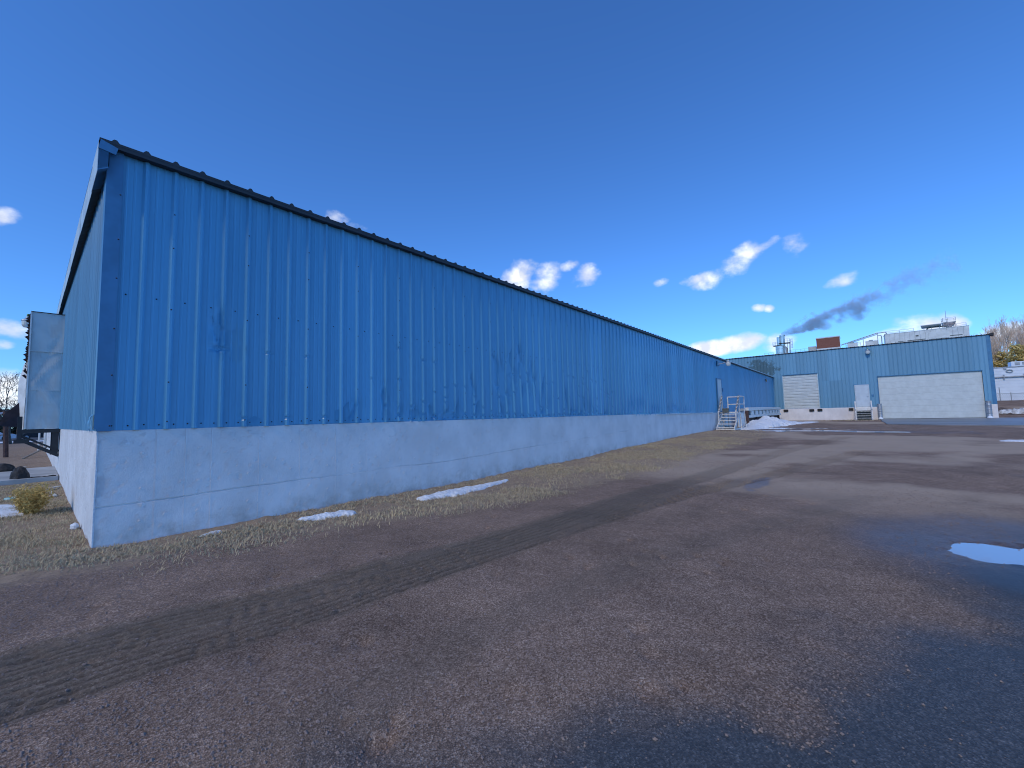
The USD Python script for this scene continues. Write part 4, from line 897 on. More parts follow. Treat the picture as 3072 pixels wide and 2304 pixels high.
lv = MB(); r = np.random.default_rng(5)
for _ in range(700):
    p = np.array([r.uniform(49.6, XB - .1), r.normal(-6.6, 1.3), -1.14]); a = r.uniform(0, 6.28); s_ = r.uniform(.03, .09); d1 = np.array([math.cos(a), math.sin(a), r.uniform(0, .6)]) * s_; d2 = np.array([-math.sin(a), math.cos(a), r.uniform(0, .5)]) * s_ * .6
    lv.add([p, p + d1, p + d1 + d2, p + d2], [[0, 1, 2, 3]])
obj('leaf_litter', lv, M['grass'], None, 'brown leaves and weeds along the foot of the far dock wall', 'leaf litter', kind='stuff')

# ------------------------------------------------------------------ dock shelter on the gable end
ds = thing('dock_shelter', 'grey vinyl dock shelter sticking out from the gable end, torn along its front', 'dock shelter')
U0, U1, DEP, ZS = 11.5, 14.9, .70, 3.46
def E_(u, o, z): return ee * u + en * o + np.array([0, 0, z])
A, B = np.meshgrid(np.linspace(0, 1, 15), np.linspace(0, 1, 34), indexing='ij')
crease = -.02 * np.exp(-((B - .2 - .22 * A) / .05) ** 2) - .02 * np.exp(-((B - .62 + .28 * A) / .05) ** 2) + .018 * np.exp(-((B - .85 + .5 * A) / .06) ** 2) + (fbm(A, B * 3, 0, 2.2, 3, 71) - .5) * .05
cr = crease * np.sin(np.pi * A) ** .5
P = np.stack([np.stack([E_(U0 + cr[i, j], .02 + DEP * A[i, j], .02 + (ZS - .02) * B[i, j]) for j in range(34)]) for i in range(15)])
obj('side_curtain', MB().grid(P).grid((P + ee * .012)[:, ::-1]), M['canvas'], ds)
for z in (1.15, 2.3): obj('batten', MB().bar(E_(U0 - .012, .05, z), E_(U0 - .012, DEP, z + .0), .02, .02), M['canvas'], ds)
obj('far_side_curtain', MB().add([E_(U1, 0, 0), E_(U1, DEP, 0), E_(U1, DEP, ZS), E_(U1, 0, ZS)], [[0, 1, 2, 3], [3, 2, 1, 0]]), M['canvas'], ds)
obj('top_cover', MB().add([E_(U0 - .02, 0, ZS), E_(U0 - .02, DEP + .02, ZS + .0), E_(U1, DEP + .02, ZS), E_(U1, 0, ZS + .05), E_(U0 - .02, 0, ZS + .02), E_(U0 - .02, DEP + .02, ZS + .02), E_(U1, DEP + .02, ZS + .02), E_(U1, 0, ZS + .07)], [[0, 1, 2, 3], [7, 6, 5, 4], [0, 4, 5, 1]]), M['dark_trim'], ds)
obj('front_edge', MB().bar(E_(U0, DEP, .02), E_(U0, DEP + .01, ZS), .05, .03), M['canvas_edge'], ds)
fz = np.linspace(0, 2.2, 16); fa = np.linspace(0, 1, 8)
P = np.array([[E_(U0 + .1 + .6 * a, DEP + .03 + (.05 + .10 * math.sin(z * 1.4) ** 2 + .05 * fbm(z, a, 0, 2, 2)) * (1 - abs(2 * a - 1)) * (1 if z < 2.0 else .3), .0 + z) for a in fa] for z in fz])
obj('front_curtain', MB().grid(P).grid(P[:, ::-1] + [0, .01, 0]), M['canvas_edge'], ds)
tb = MB(); r = np.random.default_rng(4)
for i, z in enumerate(np.linspace(1.55, 3.35, 26)):
    L_ = r.uniform(.04, .12); p = E_(U0 + .08 + .05 * r.random(), DEP + .01, z); tb.add([p, p + [0, .1, .1], p + en * L_ + [0, .05, -.02 + .05 * r.random()], p + [0, 0, -.10]], [[0, 1, 2], [0, 2, 3], [2, 1, 0], [3, 2, 0]])
obj('torn_edge', tb, M['torn'], ds)
fl = np.array([E_(U0 + .3, DEP + .02, .95), E_(U0 + .3, DEP + .02, .55), E_(U0 + .35, DEP + .50, .12), E_(U0 + .35, DEP + .42, .45), E_(U0 + .35, DEP + .10, .08)])
obj('torn_flap', MB().add(np.vstack([fl, fl + ee * .03]), [[0, 1, 2], [0, 2, 3], [1, 4, 2], [5, 7, 6], [5, 8, 7], [6, 7, 9], [0, 3, 8], [0, 8, 5], [3, 2, 7], [3, 7, 8], [2, 4, 9], [2, 9, 7]]), M['torn'], ds)
db = thing('dock_bracket', 'black steel bracket and leg under the dock shelter on the gable end', 'bracket')
obj('top_beam', MB().bar(E_(U0 + .05, 0, -.05), E_(U0 + .05, DEP + .1, -.05), .12, .11), M['black_steel'], db)
obj('brace', MB().bar(E_(U0 + .05, .0, -.80), E_(U0 + .05, DEP + .08, -.28), .10, .09), M['black_steel'], db)
obj('brace', MB().bar(E_(U0 + .05, .0, -.66), E_(U0 + .05, DEP + .08, -.16), .06, .05), M['black_steel'], db)
obj('post', MB().bar(E_(U0 + .05, DEP + .10, -.38), E_(U0 + .05, DEP + .10, .38), .09, .09), M['black_steel'], db)
obj('shoe', MB().obox(E_(U0 + .05, DEP + .05, -.33), np.stack([en, ee, [0, 0, 1]]), (.3, .12, .12)), M['black_steel'], db)
for u_, lab in ((U0 + .25, 'black dock bumper hanging on the gable end under the shelter'),):
    t = thing('dock_bumper', lab, 'bumper', tuple(E_(u_, 0.02, -.4)), math.degrees(math.atan2(ee[1], ee[0])) - 90)
    for k in range(4): obj('rubber_layer', MB().box((-.16, -.2 + k * .1, -.36), (.0, -.2 + k * .1 + .09, .33)), M['black'], t)
    obj('side_plate', MB().box((-.14, -.23, -.3), (0, -.205, .3)), M['black_steel'], t)
barn_lamp('gooseneck lamp on the gable end just past the dock shelter', tuple(E_(15.5, .034, 3.84)), tuple(en), .80, .0, s=1.0)

# ------------------------------------------------------------------ clutter on the left
def lump(label, c, sx, sy, sz, seed):
    m = trimesh.creation.icosphere(3, 1.0); v = np.array(m.vertices); n = fbm(v[:, 0] + seed, v[:, 1], v[:, 2], 1.6, 3, seed)
    v = v * (.72 + .55 * n)[:, None] * [sx, sy, sz]; v[:, 2] = np.maximum(v[:, 2], -.02); return obj('tarp_heap', MB().add(v + c, m.faces), M['black'], None, label, 'tarp heap')
lump('black crumpled heap on the near edge of the concrete pad', (-.34, 10.55, -1.3), .17, .25, .30, 3)
lump('black crumpled heap on the far edge of the concrete pad', (-.62, 14.0, -1.3), .28, .3, .26, 8)
tb = MB(); P = np.array([[(-.18 + .5 * t, 10.28 + .1 * a, -1.3 + .05 * fbm(t * 9, a, 0, 1, 2) * (a < 1) * (a > 0)) for a in (0, .5, 1)] for t in np.linspace(0, 1, 20)]); obj('wet_mat', tb.grid(P), M['black'], None, 'thin black strip of rubber mat along the pad edge by the wall', 'mat')
def board(label, a, b, w_, h_, mat='wood'):
    obj('wood_board', MB().bar(a, b, w_, h_, c=.004), M[mat], None, label, 'board')
board('pale board lying on the dirt against the gable wall', (-.02, 7.75, -1.395), (.24, 7.95, -1.375), .10, .03)
board('darker board under the pale one by the gable wall', (-.01, 7.55, -1.41), (.20, 7.7, -1.40), .12, .03, 'grey_wood')
board('short angled board stub near the golden bush', (.03, 7.2, -1.38), (.07, 6.1, -1.39), .05, .03)
board('long pole leaning near the far foundation, low end on the dirt', (.07, 24.7, -1.45), (.95, 27.5, -1.05), .07, .07, 'grey_wood')
board('thin board flat on the dirt beyond the pad', (-.35, 16.0, -1.41), (-.05, 17.2, -1.41), .10, .03)
m = trimesh.creation.icosphere(2, 1.0); v = np.array(m.vertices) * (.7 + .5 * fbm(m.vertices[:, 0], m.vertices[:, 1], m.vertices[:, 2], 2, 2, 4))[:, None]
obj('broken_concrete', MB().add(v * [.05, .10, .05] + [.0, 1.72, -1.37], m.faces), M['foundation_end'], None, 'pale broken chunk of concrete at the foot of the gable wall', 'rubble chunk')
obj('plastic_lid', MB().lathe([(0, .012), (.06, .012), (.075, .03), (.09, .035), (.10, .01), (.09, .0)], (-.53, 6.5, -1.40), 18), M['mint'], None, 'round mint plastic lid lying beside the golden bush', 'lid')
gb = thing('dry_bush', 'golden dry bush growing beside the gable wall', 'bush', (-.34, 3.9, -1.42))
r = np.random.default_rng(8); tw = MB(); lf = MB()
for i in range(170):
    a = r.uniform(0, 6.28); rad = r.uniform(0, .14); p = np.array([math.cos(a) * rad * .6, math.sin(a) * rad, 0]); out = np.array([math.cos(a) * .5, math.sin(a) * .9, 0]) * r.uniform(.05, .42); h_ = r.uniform(.22, .50)
    pts = [p, p + out * .35 + [0, 0, h_ * .5], p + out * .8 + [0, 0, h_ * .85], p + out + [0, 0, h_ * r.uniform(.8, 1)]]
    tw.tube(pts, [.004, .003, .0025, .0015], 3, cap=False)
    for k in range(26):
        t = r.uniform(.25, 1); q_ = p + out * t + [0, 0, h_ * (t ** .8)] + r.normal(0, .025, 3); d1 = r.normal(0, .012, 3); d2 = r.normal(0, .012, 3); lf.add([q_, q_ + d1 * 1.6, q_ + d2 * 1.6], [[0, 1, 2]])
M['bush'] = island_ramp('golden_bush', [(.50, .35, .12), (.36, .26, .09), (.62, .45, .19), (.28, .21, .08)])
obj('stems', tw, M['bush'], gb); obj('seed_heads', lf, M['bush'], gb, kind='stuff')

pf = thing('pipe_gate', 'rusty brown pipe post with bars beside the gable end', 'gate')
obj('post', MB().tube([(-.44, 28.1, -1.55), (-.56, 28.1, .98)], .10, 10), M['rust'], pf)
obj('top_bar', MB().tube([(-.56, 28.1, .95), (.0, 28.2, .98)], .06, 8), M['black_steel'], pf)
obj('side_bar', MB().tube([(-.56, 28.1, .9), (-1.6, 28.1, .45)], .05, 8), M['steel'], pf)
obj('side_bar', MB().tube([(-.5, 28.1, .35), (-1.6, 28.1, -.1)], .05, 8), M['steel'], pf)
obj('brace', MB().tube([(-.46, 28.1, -.2), (-1.6, 28.1, -.75)], .05, 8), M['steel'], pf)
wr = thing('white_railing', 'thin white pipe railing near the far end of the gable wall', 'railing')
for (x, z0) in ((.90, -1.5), (1.17, -1.5)): obj('post', MB().tube([(x, 33, z0), (x, 33, -.24)], .045, 6), M['white_paint'], wr)
obj('rail', MB().tube([(.2, 33, -.27), (1.17, 33, -.25)], .035, 6), M['white_paint'], wr)
obj('rail', MB().tube([(.9, 33, -.7), (1.17, 33, -.68)], .03, 6), M['white_paint'], wr)

def car(label, loc, rz, paint, L_=4.5, suv=True):
    t = thing('parked_car', label, 'car', loc, rz)
    hh = 1.65 if suv else 1.42
    body = [(-L_ / 2, .35), (-L_ / 2, .80), (-L_ / 2 + .1, .95), (-L_ / 2 + .15, hh - .15), (-L_ / 2 + .4, hh), (.35, hh), (1.05, .98), (L_ / 2 - .15, .85), (L_ / 2, .65), (L_ / 2, .35), (L_ / 2 - .5, .25), (-L_ / 2 + .4, .25)]
    from shapely.geometry import Polygon
    m = trimesh.creation.extrude_polygon(Polygon(body), 1.8, engine='earcut'); v = np.array(m.vertices); v = np.stack([v[:, 0], v[:, 2] - .9, v[:, 1]], 1)
    v[:, 1] *= np.where(v[:, 2] > 1.0, .82, 1.0); obj('body', MB().add(v, m.faces), paint, t)
    for s_ in (-1, 1):
        y0, y1 = s_ * .885, s_ * .76
        for (a, b, c, d) in ((-L_ / 2 + .3, -.95, -L_ / 2 + .42, -.95), (-.85, .95, -.85, .38)):
            obj('side_window', MB().add([[a, y0, 1.0], [b, y0, 1.0], [d, y1, hh - .1], [c, y1, hh - .1]], [[0, 1, 2, 3], [3, 2, 1, 0]]), M['car_glass'], t)
        for x in (-L_ / 2 + .85, L_ / 2 - .9):
            w_ = obj('wheel', MB().tube([(x, s_ * .72, .34), (x, s_ * .93, .34)], .34, 18), M['black'], t)
            obj('hub', MB().tube([(x, s_ * .93, .34), (x, s_ * .945, .34)], .2, 14), M['steel'], w_)
    obj('windscreen', MB().add([[.99, -.78, 1.02], [.99, .78, 1.02], [.42, .70, hh - .06], [.42, -.70, hh - .06]], [[0, 1, 2, 3], [3, 2, 1, 0]]) , M['car_glass'], t)
    obj('headlight', MB().box((L_ / 2 - .12, -.8, .62), (L_ / 2 + .01, -.5, .76), .02), M['glass'], t); obj('headlight', MB().box((L_ / 2 - .12, .5, .62), (L_ / 2 + .01, .8, .76), .02), M['glass'], t)
    return t
car('silver estate car parked by the snowy verge at the left', (-1.45, 80, -1.62), 0, M['car_silver'])
car('dark car parked beyond the gable end, seen under the dock shelter', (3.1, 84, -1.62), 180, M['car_black'], 4.4, False)

# ------------------------------------------------------------------ trees
def branch_skeleton(r, p, d, L_, rad, depth, segs, spread=.55, up=.25, nmin=2, nmax=4):
    n = 3; pts = [p]
    for i in range(n):
        d = d + r.normal(0, .16, 3) + [0, 0, up * .25]; d /= np.linalg.norm(d); p = p + d * L_ / n; pts.append(p)
    segs.append((depth, np.array(pts), np.linspace(rad, rad * .62, n + 1)))
    if depth <= 0: return
    for k in range(r.integers(nmin, nmax + 1)):
        i = r.integers(1, n + 1); nd = d + r.normal(0, spread, 3) + [0, 0, up]; nd /= np.linalg.norm(nd)
        branch_skeleton(r, pts[i] if k else pts[-1], nd, L_ * r.uniform(.55, .82), rad * r.uniform(.45, .62), depth - 1, segs, spread, up, nmin, nmax)
def bare_tree(name, label, loc, seed, H, depth=5, rad=.2, spread=.55, up=.25, group=None, mats=('bark', 'twig'), nmax=4, rmin=.012):
    r = np.random.default_rng(seed); t = thing(name, label, 'tree', loc, 0, group)
    segs = []; branch_skeleton(r, np.zeros(3), np.array([0, 0, 1.0]), H * .33, rad, depth, segs, spread, up, 2, nmax)
    zmax = max(s[1][:, 2].max() for s in segs); k = H / zmax
    tr_, br = MB(), MB()
    for (dd, pts, rr) in segs:
        (tr_ if dd == depth else br).tube(pts * k, np.maximum(rr, rmin), 7 if dd >= depth - 1 else 3, cap=False)
    obj('trunk', tr_, M[mats[0]], t, smooth=True); obj('branches', br, M[mats[1]], t)
    return t
lt = bare_tree('bare_tree', 'wide spreading leafless tree past the road at the far left', (.0, 60, -1.62), 5, 7.4, 6, .22, .62, .16, mats=('bark', 'bark'))
bare_tree('bare_tree', 'smaller leafless tree half hidden by the dock shelter', (.75, 64, -1.62), 9, 6.6, 5, .13, .5, .3, mats=('bark', 'bark'))
protos = [bare_tree('winter_tree', 'slender leafless tree in the wood on the hillside', (118, -28, 4.5), 31 + i, 10.5 + i, 6, .16, .33, .5, 'bare trees on the hillside', ('bark', 'twig'), 4, .009) for i in range(3)]
r = np.random.default_rng(77)
for i in range(46):
    x = r.uniform(118, 150); y = -29.5 - (x - 125) * .2 - r.uniform(-2.5, 16) * (x / 125); s_ = r.uniform(.8, 1.08)
    dup(protos[i % 3], (x, y, float(zbase(x, y)) - .2), r.uniform(0, 360), scale=(s_, s_, s_))
def evergreen(seed, H, R_):
    r = np.random.default_rng(seed); t = thing('evergreen_tree', 'yellow-green evergreen tree behind the white block building', 'tree', (110, -27, 4.5), 0, 'evergreens below the bare wood')
    obj('trunk', MB().tube([(0, 0, -.3), (0, 0, H * .9)], [.16, .03], 6), M['bark'], t); lf = MB()
    for k in range(260):
        z = H * (.06 + .94 * r.random() ** .9); rr = R_ * (1 - .75 * (z / H) ** 1.6) * r.uniform(.35, 1.05); a = r.uniform(0, 6.28); c = np.array([math.cos(a) * rr, math.sin(a) * rr, z - .12 * rr])
        ra = np.array([math.cos(a), math.sin(a), -.1])
        for j in range(9):
            q_ = c + r.normal(0, .22, 3) * [1, 1, .45]; d1 = (ra + r.normal(0, .5, 3)) * r.uniform(.10, .26); d2 = np.cross(d1, [0, 0, 1]) * r.uniform(.4, .8) + r.normal(0, .05, 3); lf.add([q_ - d1, q_ + d2 * .6, q_ + d1, q_ - d2 * .6], [[0, 1, 2, 3]])
    obj('crown', lf, M['evergreen'], t); return t
ev = [evergreen(51, 5.6, 2.3), evergreen(52, 6.3, 2.6)]
UsdGeom.Xform(ev[0]).GetOrderedXformOps()[0].Set(Gf.Vec3d(108.5, -26.2, float(zbase(108.5, -26.2)))); UsdGeom.Xform(ev[1]).GetOrderedXformOps()[0].Set(Gf.Vec3d(110, -29.2, float(zbase(110, -29.2)) - .2))
for i, (x, y) in enumerate([(106.5, -28), (112, -27.4), (107.5, -31), (111, -32.4), (113, -30), (106, -34), (110, -36)]):
    z = float(zbase(x, y)); dup(ev[i % 2], (x, y, max(z, 3.2) if False else z), 47 * i, scale=(1, 1, float((10.0 - z) / (5.6 if i % 2 == 0 else 6.3)) * r.uniform(.86, 1.0)))
hl = MB(); r = np.random.default_rng(15)
for k in range(5200):
    x = r.uniform(-9, 9); h_ = 3.2 + 1.2 * fbm(x, 0, 0, .5, 2); q_ = np.array([x, 104 + r.uniform(-1.5, 1.5), -1.7 + (h_ + 1.4) * r.random()]); d1 = r.normal(0, .16, 3); d2 = r.normal(0, .16, 3); hl.add([q_ - d1, q_ + d2, q_ + d1, q_ - d2], [[0, 1, 2, 3]])
obj('hedge', hl, M['dark_hedge'], None, 'dark belt of distant trees beyond the road at the left', 'treeline', kind='stuff')

# ------------------------------------------------------------------ factory behind the dock building
FB = thing('factory_building', 'large factory block rising behind the faded blue building', 'factory', (0, 0, 0))
obj('wall', MB().box((105, -24, -1), (124, 22, 11.5)).box((124.01, -20, -1), (146.9, 22, 13.1)).box((147, -4, -1), (176, 24, 16.7)), M['factory'], FB)
obj('brick_stair_house', MB().box((120, -4.7, 12.9), (126, -.36, 13.95)), M['white_metal'], FB)
PH = thing('rooftop_penthouse', 'long white clad rooftop penthouse with vents beside a railed hopper', 'penthouse')
cu = np.linspace(-23.4, -11.95, 17)
for a, b in zip(cu[:-1], cu[1:]): obj('wall_panel', MB().obox((110.05, (a + b) / 2, 13.35), np.eye(3), (.1, b - a - .02, 2.05), .01), M['white_metal'], PH)
obj('shell', MB().box((110.1, -23.38, 12.31), (114, -11.97, 14.3)), M['white_metal'], PH); obj('roof_cap', MB().box((109.95, -23.45, 14.38), (114, -11.9, 14.44)), M['pale_trim'], PH)
for (a, b, z0, z1) in ((-17.65, -15.15, 12.62, 12.76), (-14.6, -13.8, 12.62, 12.72), (-20.6, -20.2, 13.22, 13.62), (-16.75, -16.35, 13.35, 13.6), (-22.5, -20.9, 12.82, 12.94)): obj('vent', MB().box((109.95, a, z0), (110.0, b, z1)), M['dark_vent'], PH)
obj('sliding_panel', MB().box((109.9, -20.8, 12.6), (109.99, -18.1, 13.9)), M['white_metal'], PH)
obj('canopy', MB().add([[109.5, -17.1, 15.28], [109.5, -19.9, 15.3], [111.5, -20.0, 14.95], [111.5, -17.4, 14.95], [109.5, -17.1, 15.2], [109.5, -19.9, 15.22], [111.5, -20.0, 14.87], [111.5, -17.4, 14.87]], [[0, 1, 2, 3], [7, 6, 5, 4], [0, 4, 5, 1], [1, 5, 6, 2], [3, 2, 6, 7], [0, 3, 7, 4]]), M['white_metal'], PH)
for y in (-17.6, -18.6, -19.7): obj('canopy_post', MB().tube([(110.3, y, 14.4), (110.3, y, 15.1)], .04, 5), M['grey_metal'], PH)
obj('duct', MB().tube([(110.6, -18.0, 14.45), (110.6, -18.1, 14.75), (110.6, -18.5, 14.85), (110.6, -20.3, 14.85), (110.6, -20.6, 14.7), (110.6, -20.7, 14.45)], .12, 8), M['dark_vent'], PH)
def railing(parent, pts, h=1.0, r_=.03, mat='grey_metal'):
    pts = np.array(pts, float)
    for i in range(len(pts)): obj('rail_post', MB().tube([pts[i], pts[i] + [0, 0, h]], r_, 4), M[mat], parent)
    for f in (1.0, .5): obj('rail', MB().tube(pts + [0, 0, h * f], r_ * .8, 4), M[mat], parent)
railing(PH, [(111.5, -12.2, 14.44), (111.5, -14.2, 14.44), (111.5, -16.3, 14.44)], .7)
railing(PH, [(111.5, -22.1, 14.44), (111.5, -23.3, 14.44)], .75)
HP = thing('railed_hopper', 'rooftop hopper with railed platform and whip antenna above the white penthouse', 'hopper', (112.4, -21.2, 0))
th = np.linspace(0, 2 * math.pi, 17)
obj('bowl', MB().lathe([(.95, 15.6), (.8, 15.25), (.45, 14.85), (.15, 14.65), (0, 14.6)], (0, 0, 0), 20), M['hopper'], HP)
obj('deck', MB().obox((0, 0, 15.64), np.eye(3), (1.8, 1.75, .10)), M['grey_metal'], HP)
railing(HP, [(-.85, .85, 15.7), (-.85, .2, 15.7), (-.85, -.85, 15.7), (.85, -.85, 15.7), (.85, .85, 15.7), (-.85, .85, 15.7)], .78, .028)
obj('antenna', MB().tube([(-.5, .35, 15.7), (-.5, .36, 17.9)], [.05, .035], 6), M['grey_metal'], HP)
for (a, b) in ((-.7, .7), (.7, .7), (-.7, -.7), (.7, -.7)): obj('leg', MB().tube([(a, b, 14.44), (a * 1.1, b * 1.1, 15.6)], .06, 5), M['hopper'], HP)
obj('cross_brace', MB().tube([(-.7, .7, 15.4), (-.7, -.5, 14.5)], .05, 4).tube([(-.7, -.7, 15.4), (-.7, .3, 14.5)], .05, 4), M['hopper'], HP)
BB = thing('brick_rooftop_box', 'brown brick rooftop house with white coping behind the roll-up door', 'rooftop house', (120, -2.5, 0))
r = np.random.default_rng(3)
for i in range(15):
    z = 13.95 + i * .155
    obj('brick_course', MB().box((0 + .01 * (i % 2), -2.2, z), (4, 2.12, z + .146)), M['brick_red'], BB)
obj('coping', MB().box((-.06, -2.28, 16.28), (4.1, 2.2, 16.52), .03), M['white_metal'], BB); obj('corner_flashing', MB().box((-.03, -2.27, 13.9), (.25, -2.205, 16.28)), M['pale_trim'], BB)
GB = thing('grey_rooftop_unit', 'small grey louvred rooftop unit left of the brick house', 'rooftop unit', (125, .8, 13.1))
obj('cabinet', MB().box((.05, -.8, 0), (2, .82, 2.15)), M['grey_metal'], GB)
for i in range(7): obj('louvre', MB().box((0, -.76, .2 + i * .27), (.05, .78, .38 + i * .27)), M['white_metal'], GB)
CV = thing('pipe_conveyor', 'sloping rooftop pipe run on posts between the brick house and the penthouse', 'pipe run')
obj('pipe', MB().tube([(115, -4.95, 13.7), (115, -8.0, 14.6), (115, -11.12, 15.5)], .10, 8), M['grey_metal'], CV)
obj('pipe', MB().tube([(115.2, -6.3, 13.9), (115.2, -11.1, 15.25)], .06, 6), M['grey_metal'], CV)
obj('pipe', MB().tube([(115, -11.1, 15.45), (115, -12.2, 15.5), (115, -12.45, 15.35), (115, -12.5, 14.9)], .09, 8), M['grey_metal'], CV)
obj('pipe', MB().tube([(115, -11.1, 14.9), (115, -11.6, 14.9), (115, -11.65, 14.7), (115, -11.65, 12.4)], .08, 8), M['grey_metal'], CV)
for (y, zt) in ((-8.72, 14.65), (-11.05, 15.5), (-6.5, 14.1)): obj('post', MB().tube([(115, y, 11.5), (115, y, zt)], .06, 6), M['grey_metal'], CV)
railing(CV, [(114.8, -5.8, 13.2), (114.8, -7.0, 13.2), (114.8, -8.2, 13.2)], .7)
for (y, w_, zt, lab) in ((-6.9, 1.7, 13.75, 'low pale rooftop air unit under the sloping pipes'), (-10.0, 1.9, 13.75, 'pale rooftop air unit with round fan beside the penthouse')):
    t = thing('rooftop_air_unit', lab, 'air unit', (114.2, y, 12.3))
    obj('cabinet', MB().obox((0, 0, (zt - 12.3) / 2), np.eye(3), (1.0, w_, zt - 12.3), .05), M['white_metal'], t); obj('lid', MB().obox((0, 0, zt - 12.27), np.eye(3), (1.06, w_ + .08, .06), .01), M['pale_trim'], t)
    obj('fan_hood', MB().lathe([(.32, zt - 12.24), (.36, zt - 12.1), (.30, zt - 12.02), (0, zt - 12.0)], (0, .1, 0), 16), M['grey_metal'], t)
# stack with platforms, ladder cage and plume
SX, SY = 165, 12.0
S_ = thing('scrubber_stack', 'steel scrubber tank and smoking stack with platforms and caged ladder', 'chimney stack', (SX, SY, 0))
obj('tank', MB().lathe([(1.36, 16.7), (1.36, 21.2), (1.2, 21.35), (0, 21.4)], (0, 0, 0), 32), M['stainless'], S_, smooth=40)
for z in (17.6, 18.9, 20.2): obj('band', MB().lathe([(1.37, z), (1.40, z + .04), (1.37, z + .08)], (0, 0, 0), 32), M['steel'], S_)
obj('stack', MB().lathe([(.72, 21.3), (.72, 24.45), (.86, 24.5), (.86, 24.85), (.70, 24.9), (.66, 24.3), (.66, 22)], (0, -.75, 0), 28), M['stainless'], S_, smooth=40)
obj('stack', MB().lathe([(.48, 21.3), (.48, 24.3), (.40, 24.3), (.40, 22)], (-.3, .35, 0), 24), M['stainless'], S_, smooth=40)
obj('platform', MB().box((-1.3, -.2, 21.35), (1.0, 1.95, 21.5)), M['black_steel'], S_)
obj('platform', MB().box((-1.3, -2.9, 21.95), (1.0, .3, 22.12)), M['black_steel'], S_)
railing(S_, [(-1.2, 1.9, 21.5), (-1.2, 1.2, 21.5), (-1.2, .6, 21.5)], 1.1, .04)
railing(S_, [(-1.2, -1.5, 22.1), (-1.2, -2.2, 22.1), (-1.2, -2.85, 22.1), (.9, -2.85, 22.1)], 1.2, .04)
for (a, b) in ((-1.2, -2.75), (.9, -2.75), (-1.2, -2.2)): obj('leg', MB().tube([(a, b, 16.7), (a, b, 22.0)], .07, 5), M['black_steel'], S_)
lad = MB()
for a in (-.25, .25): lad.tube([(-1.2 + a, -3.0, 18.8), (-1.2 + a, -3.0, 23.2)], .035, 4)
for z in np.arange(18.9, 23.2, .3): lad.tube([(-1.45, -3.0, z), (-.95, -3.0, z)], .02, 4)
obj('ladder', lad, M['grey_metal'], S_)
cg = MB(); th = np.linspace(-math.pi / 2 - 1.6, -math.pi / 2 + 1.6, 9)
for z in (20.25, 21.2, 22.15, 23.1): cg.tube([(-1.2 + .42 * math.cos(a), -3.25 + .42 * math.sin(a), z) for a in th], .03, 4)
for a in th[::2]: cg.tube([(-1.2 + .42 * math.cos(a), -3.25 + .42 * math.sin(a), 20.2), (-1.2 + .42 * math.cos(a), -3.25 + .42 * math.sin(a), 23.15)], .02, 4)
obj('ladder_cage', cg, M['grey_metal'], S_)
obj('duct', MB().tube([(-.6, -1.3, 20.9), (-.6, -1.7, 20.6), (-.6, -1.75, 18.5)], .28, 10).tube([(-.9, -2.1, 16.7), (-.9, -2.1, 20.3)], .1, 8), M['grey_metal'], S_)
FR = thing('rooftop_railing', 'thin guard railing on the factory roof right of the smoking stack', 'railing')
railing(FR, [(150, y, 16.7) for y in (8, 6.5, 5.2, 4.2, 2.5)], 1.1, .035)
FR2 = thing('rooftop_railing', 'thin guard railing on the factory roof left of the smoking stack', 'railing')
railing(FR2, [(163, y, 16.7) for y in (16.5, 15.2, 13.9)], 2.4, .04)

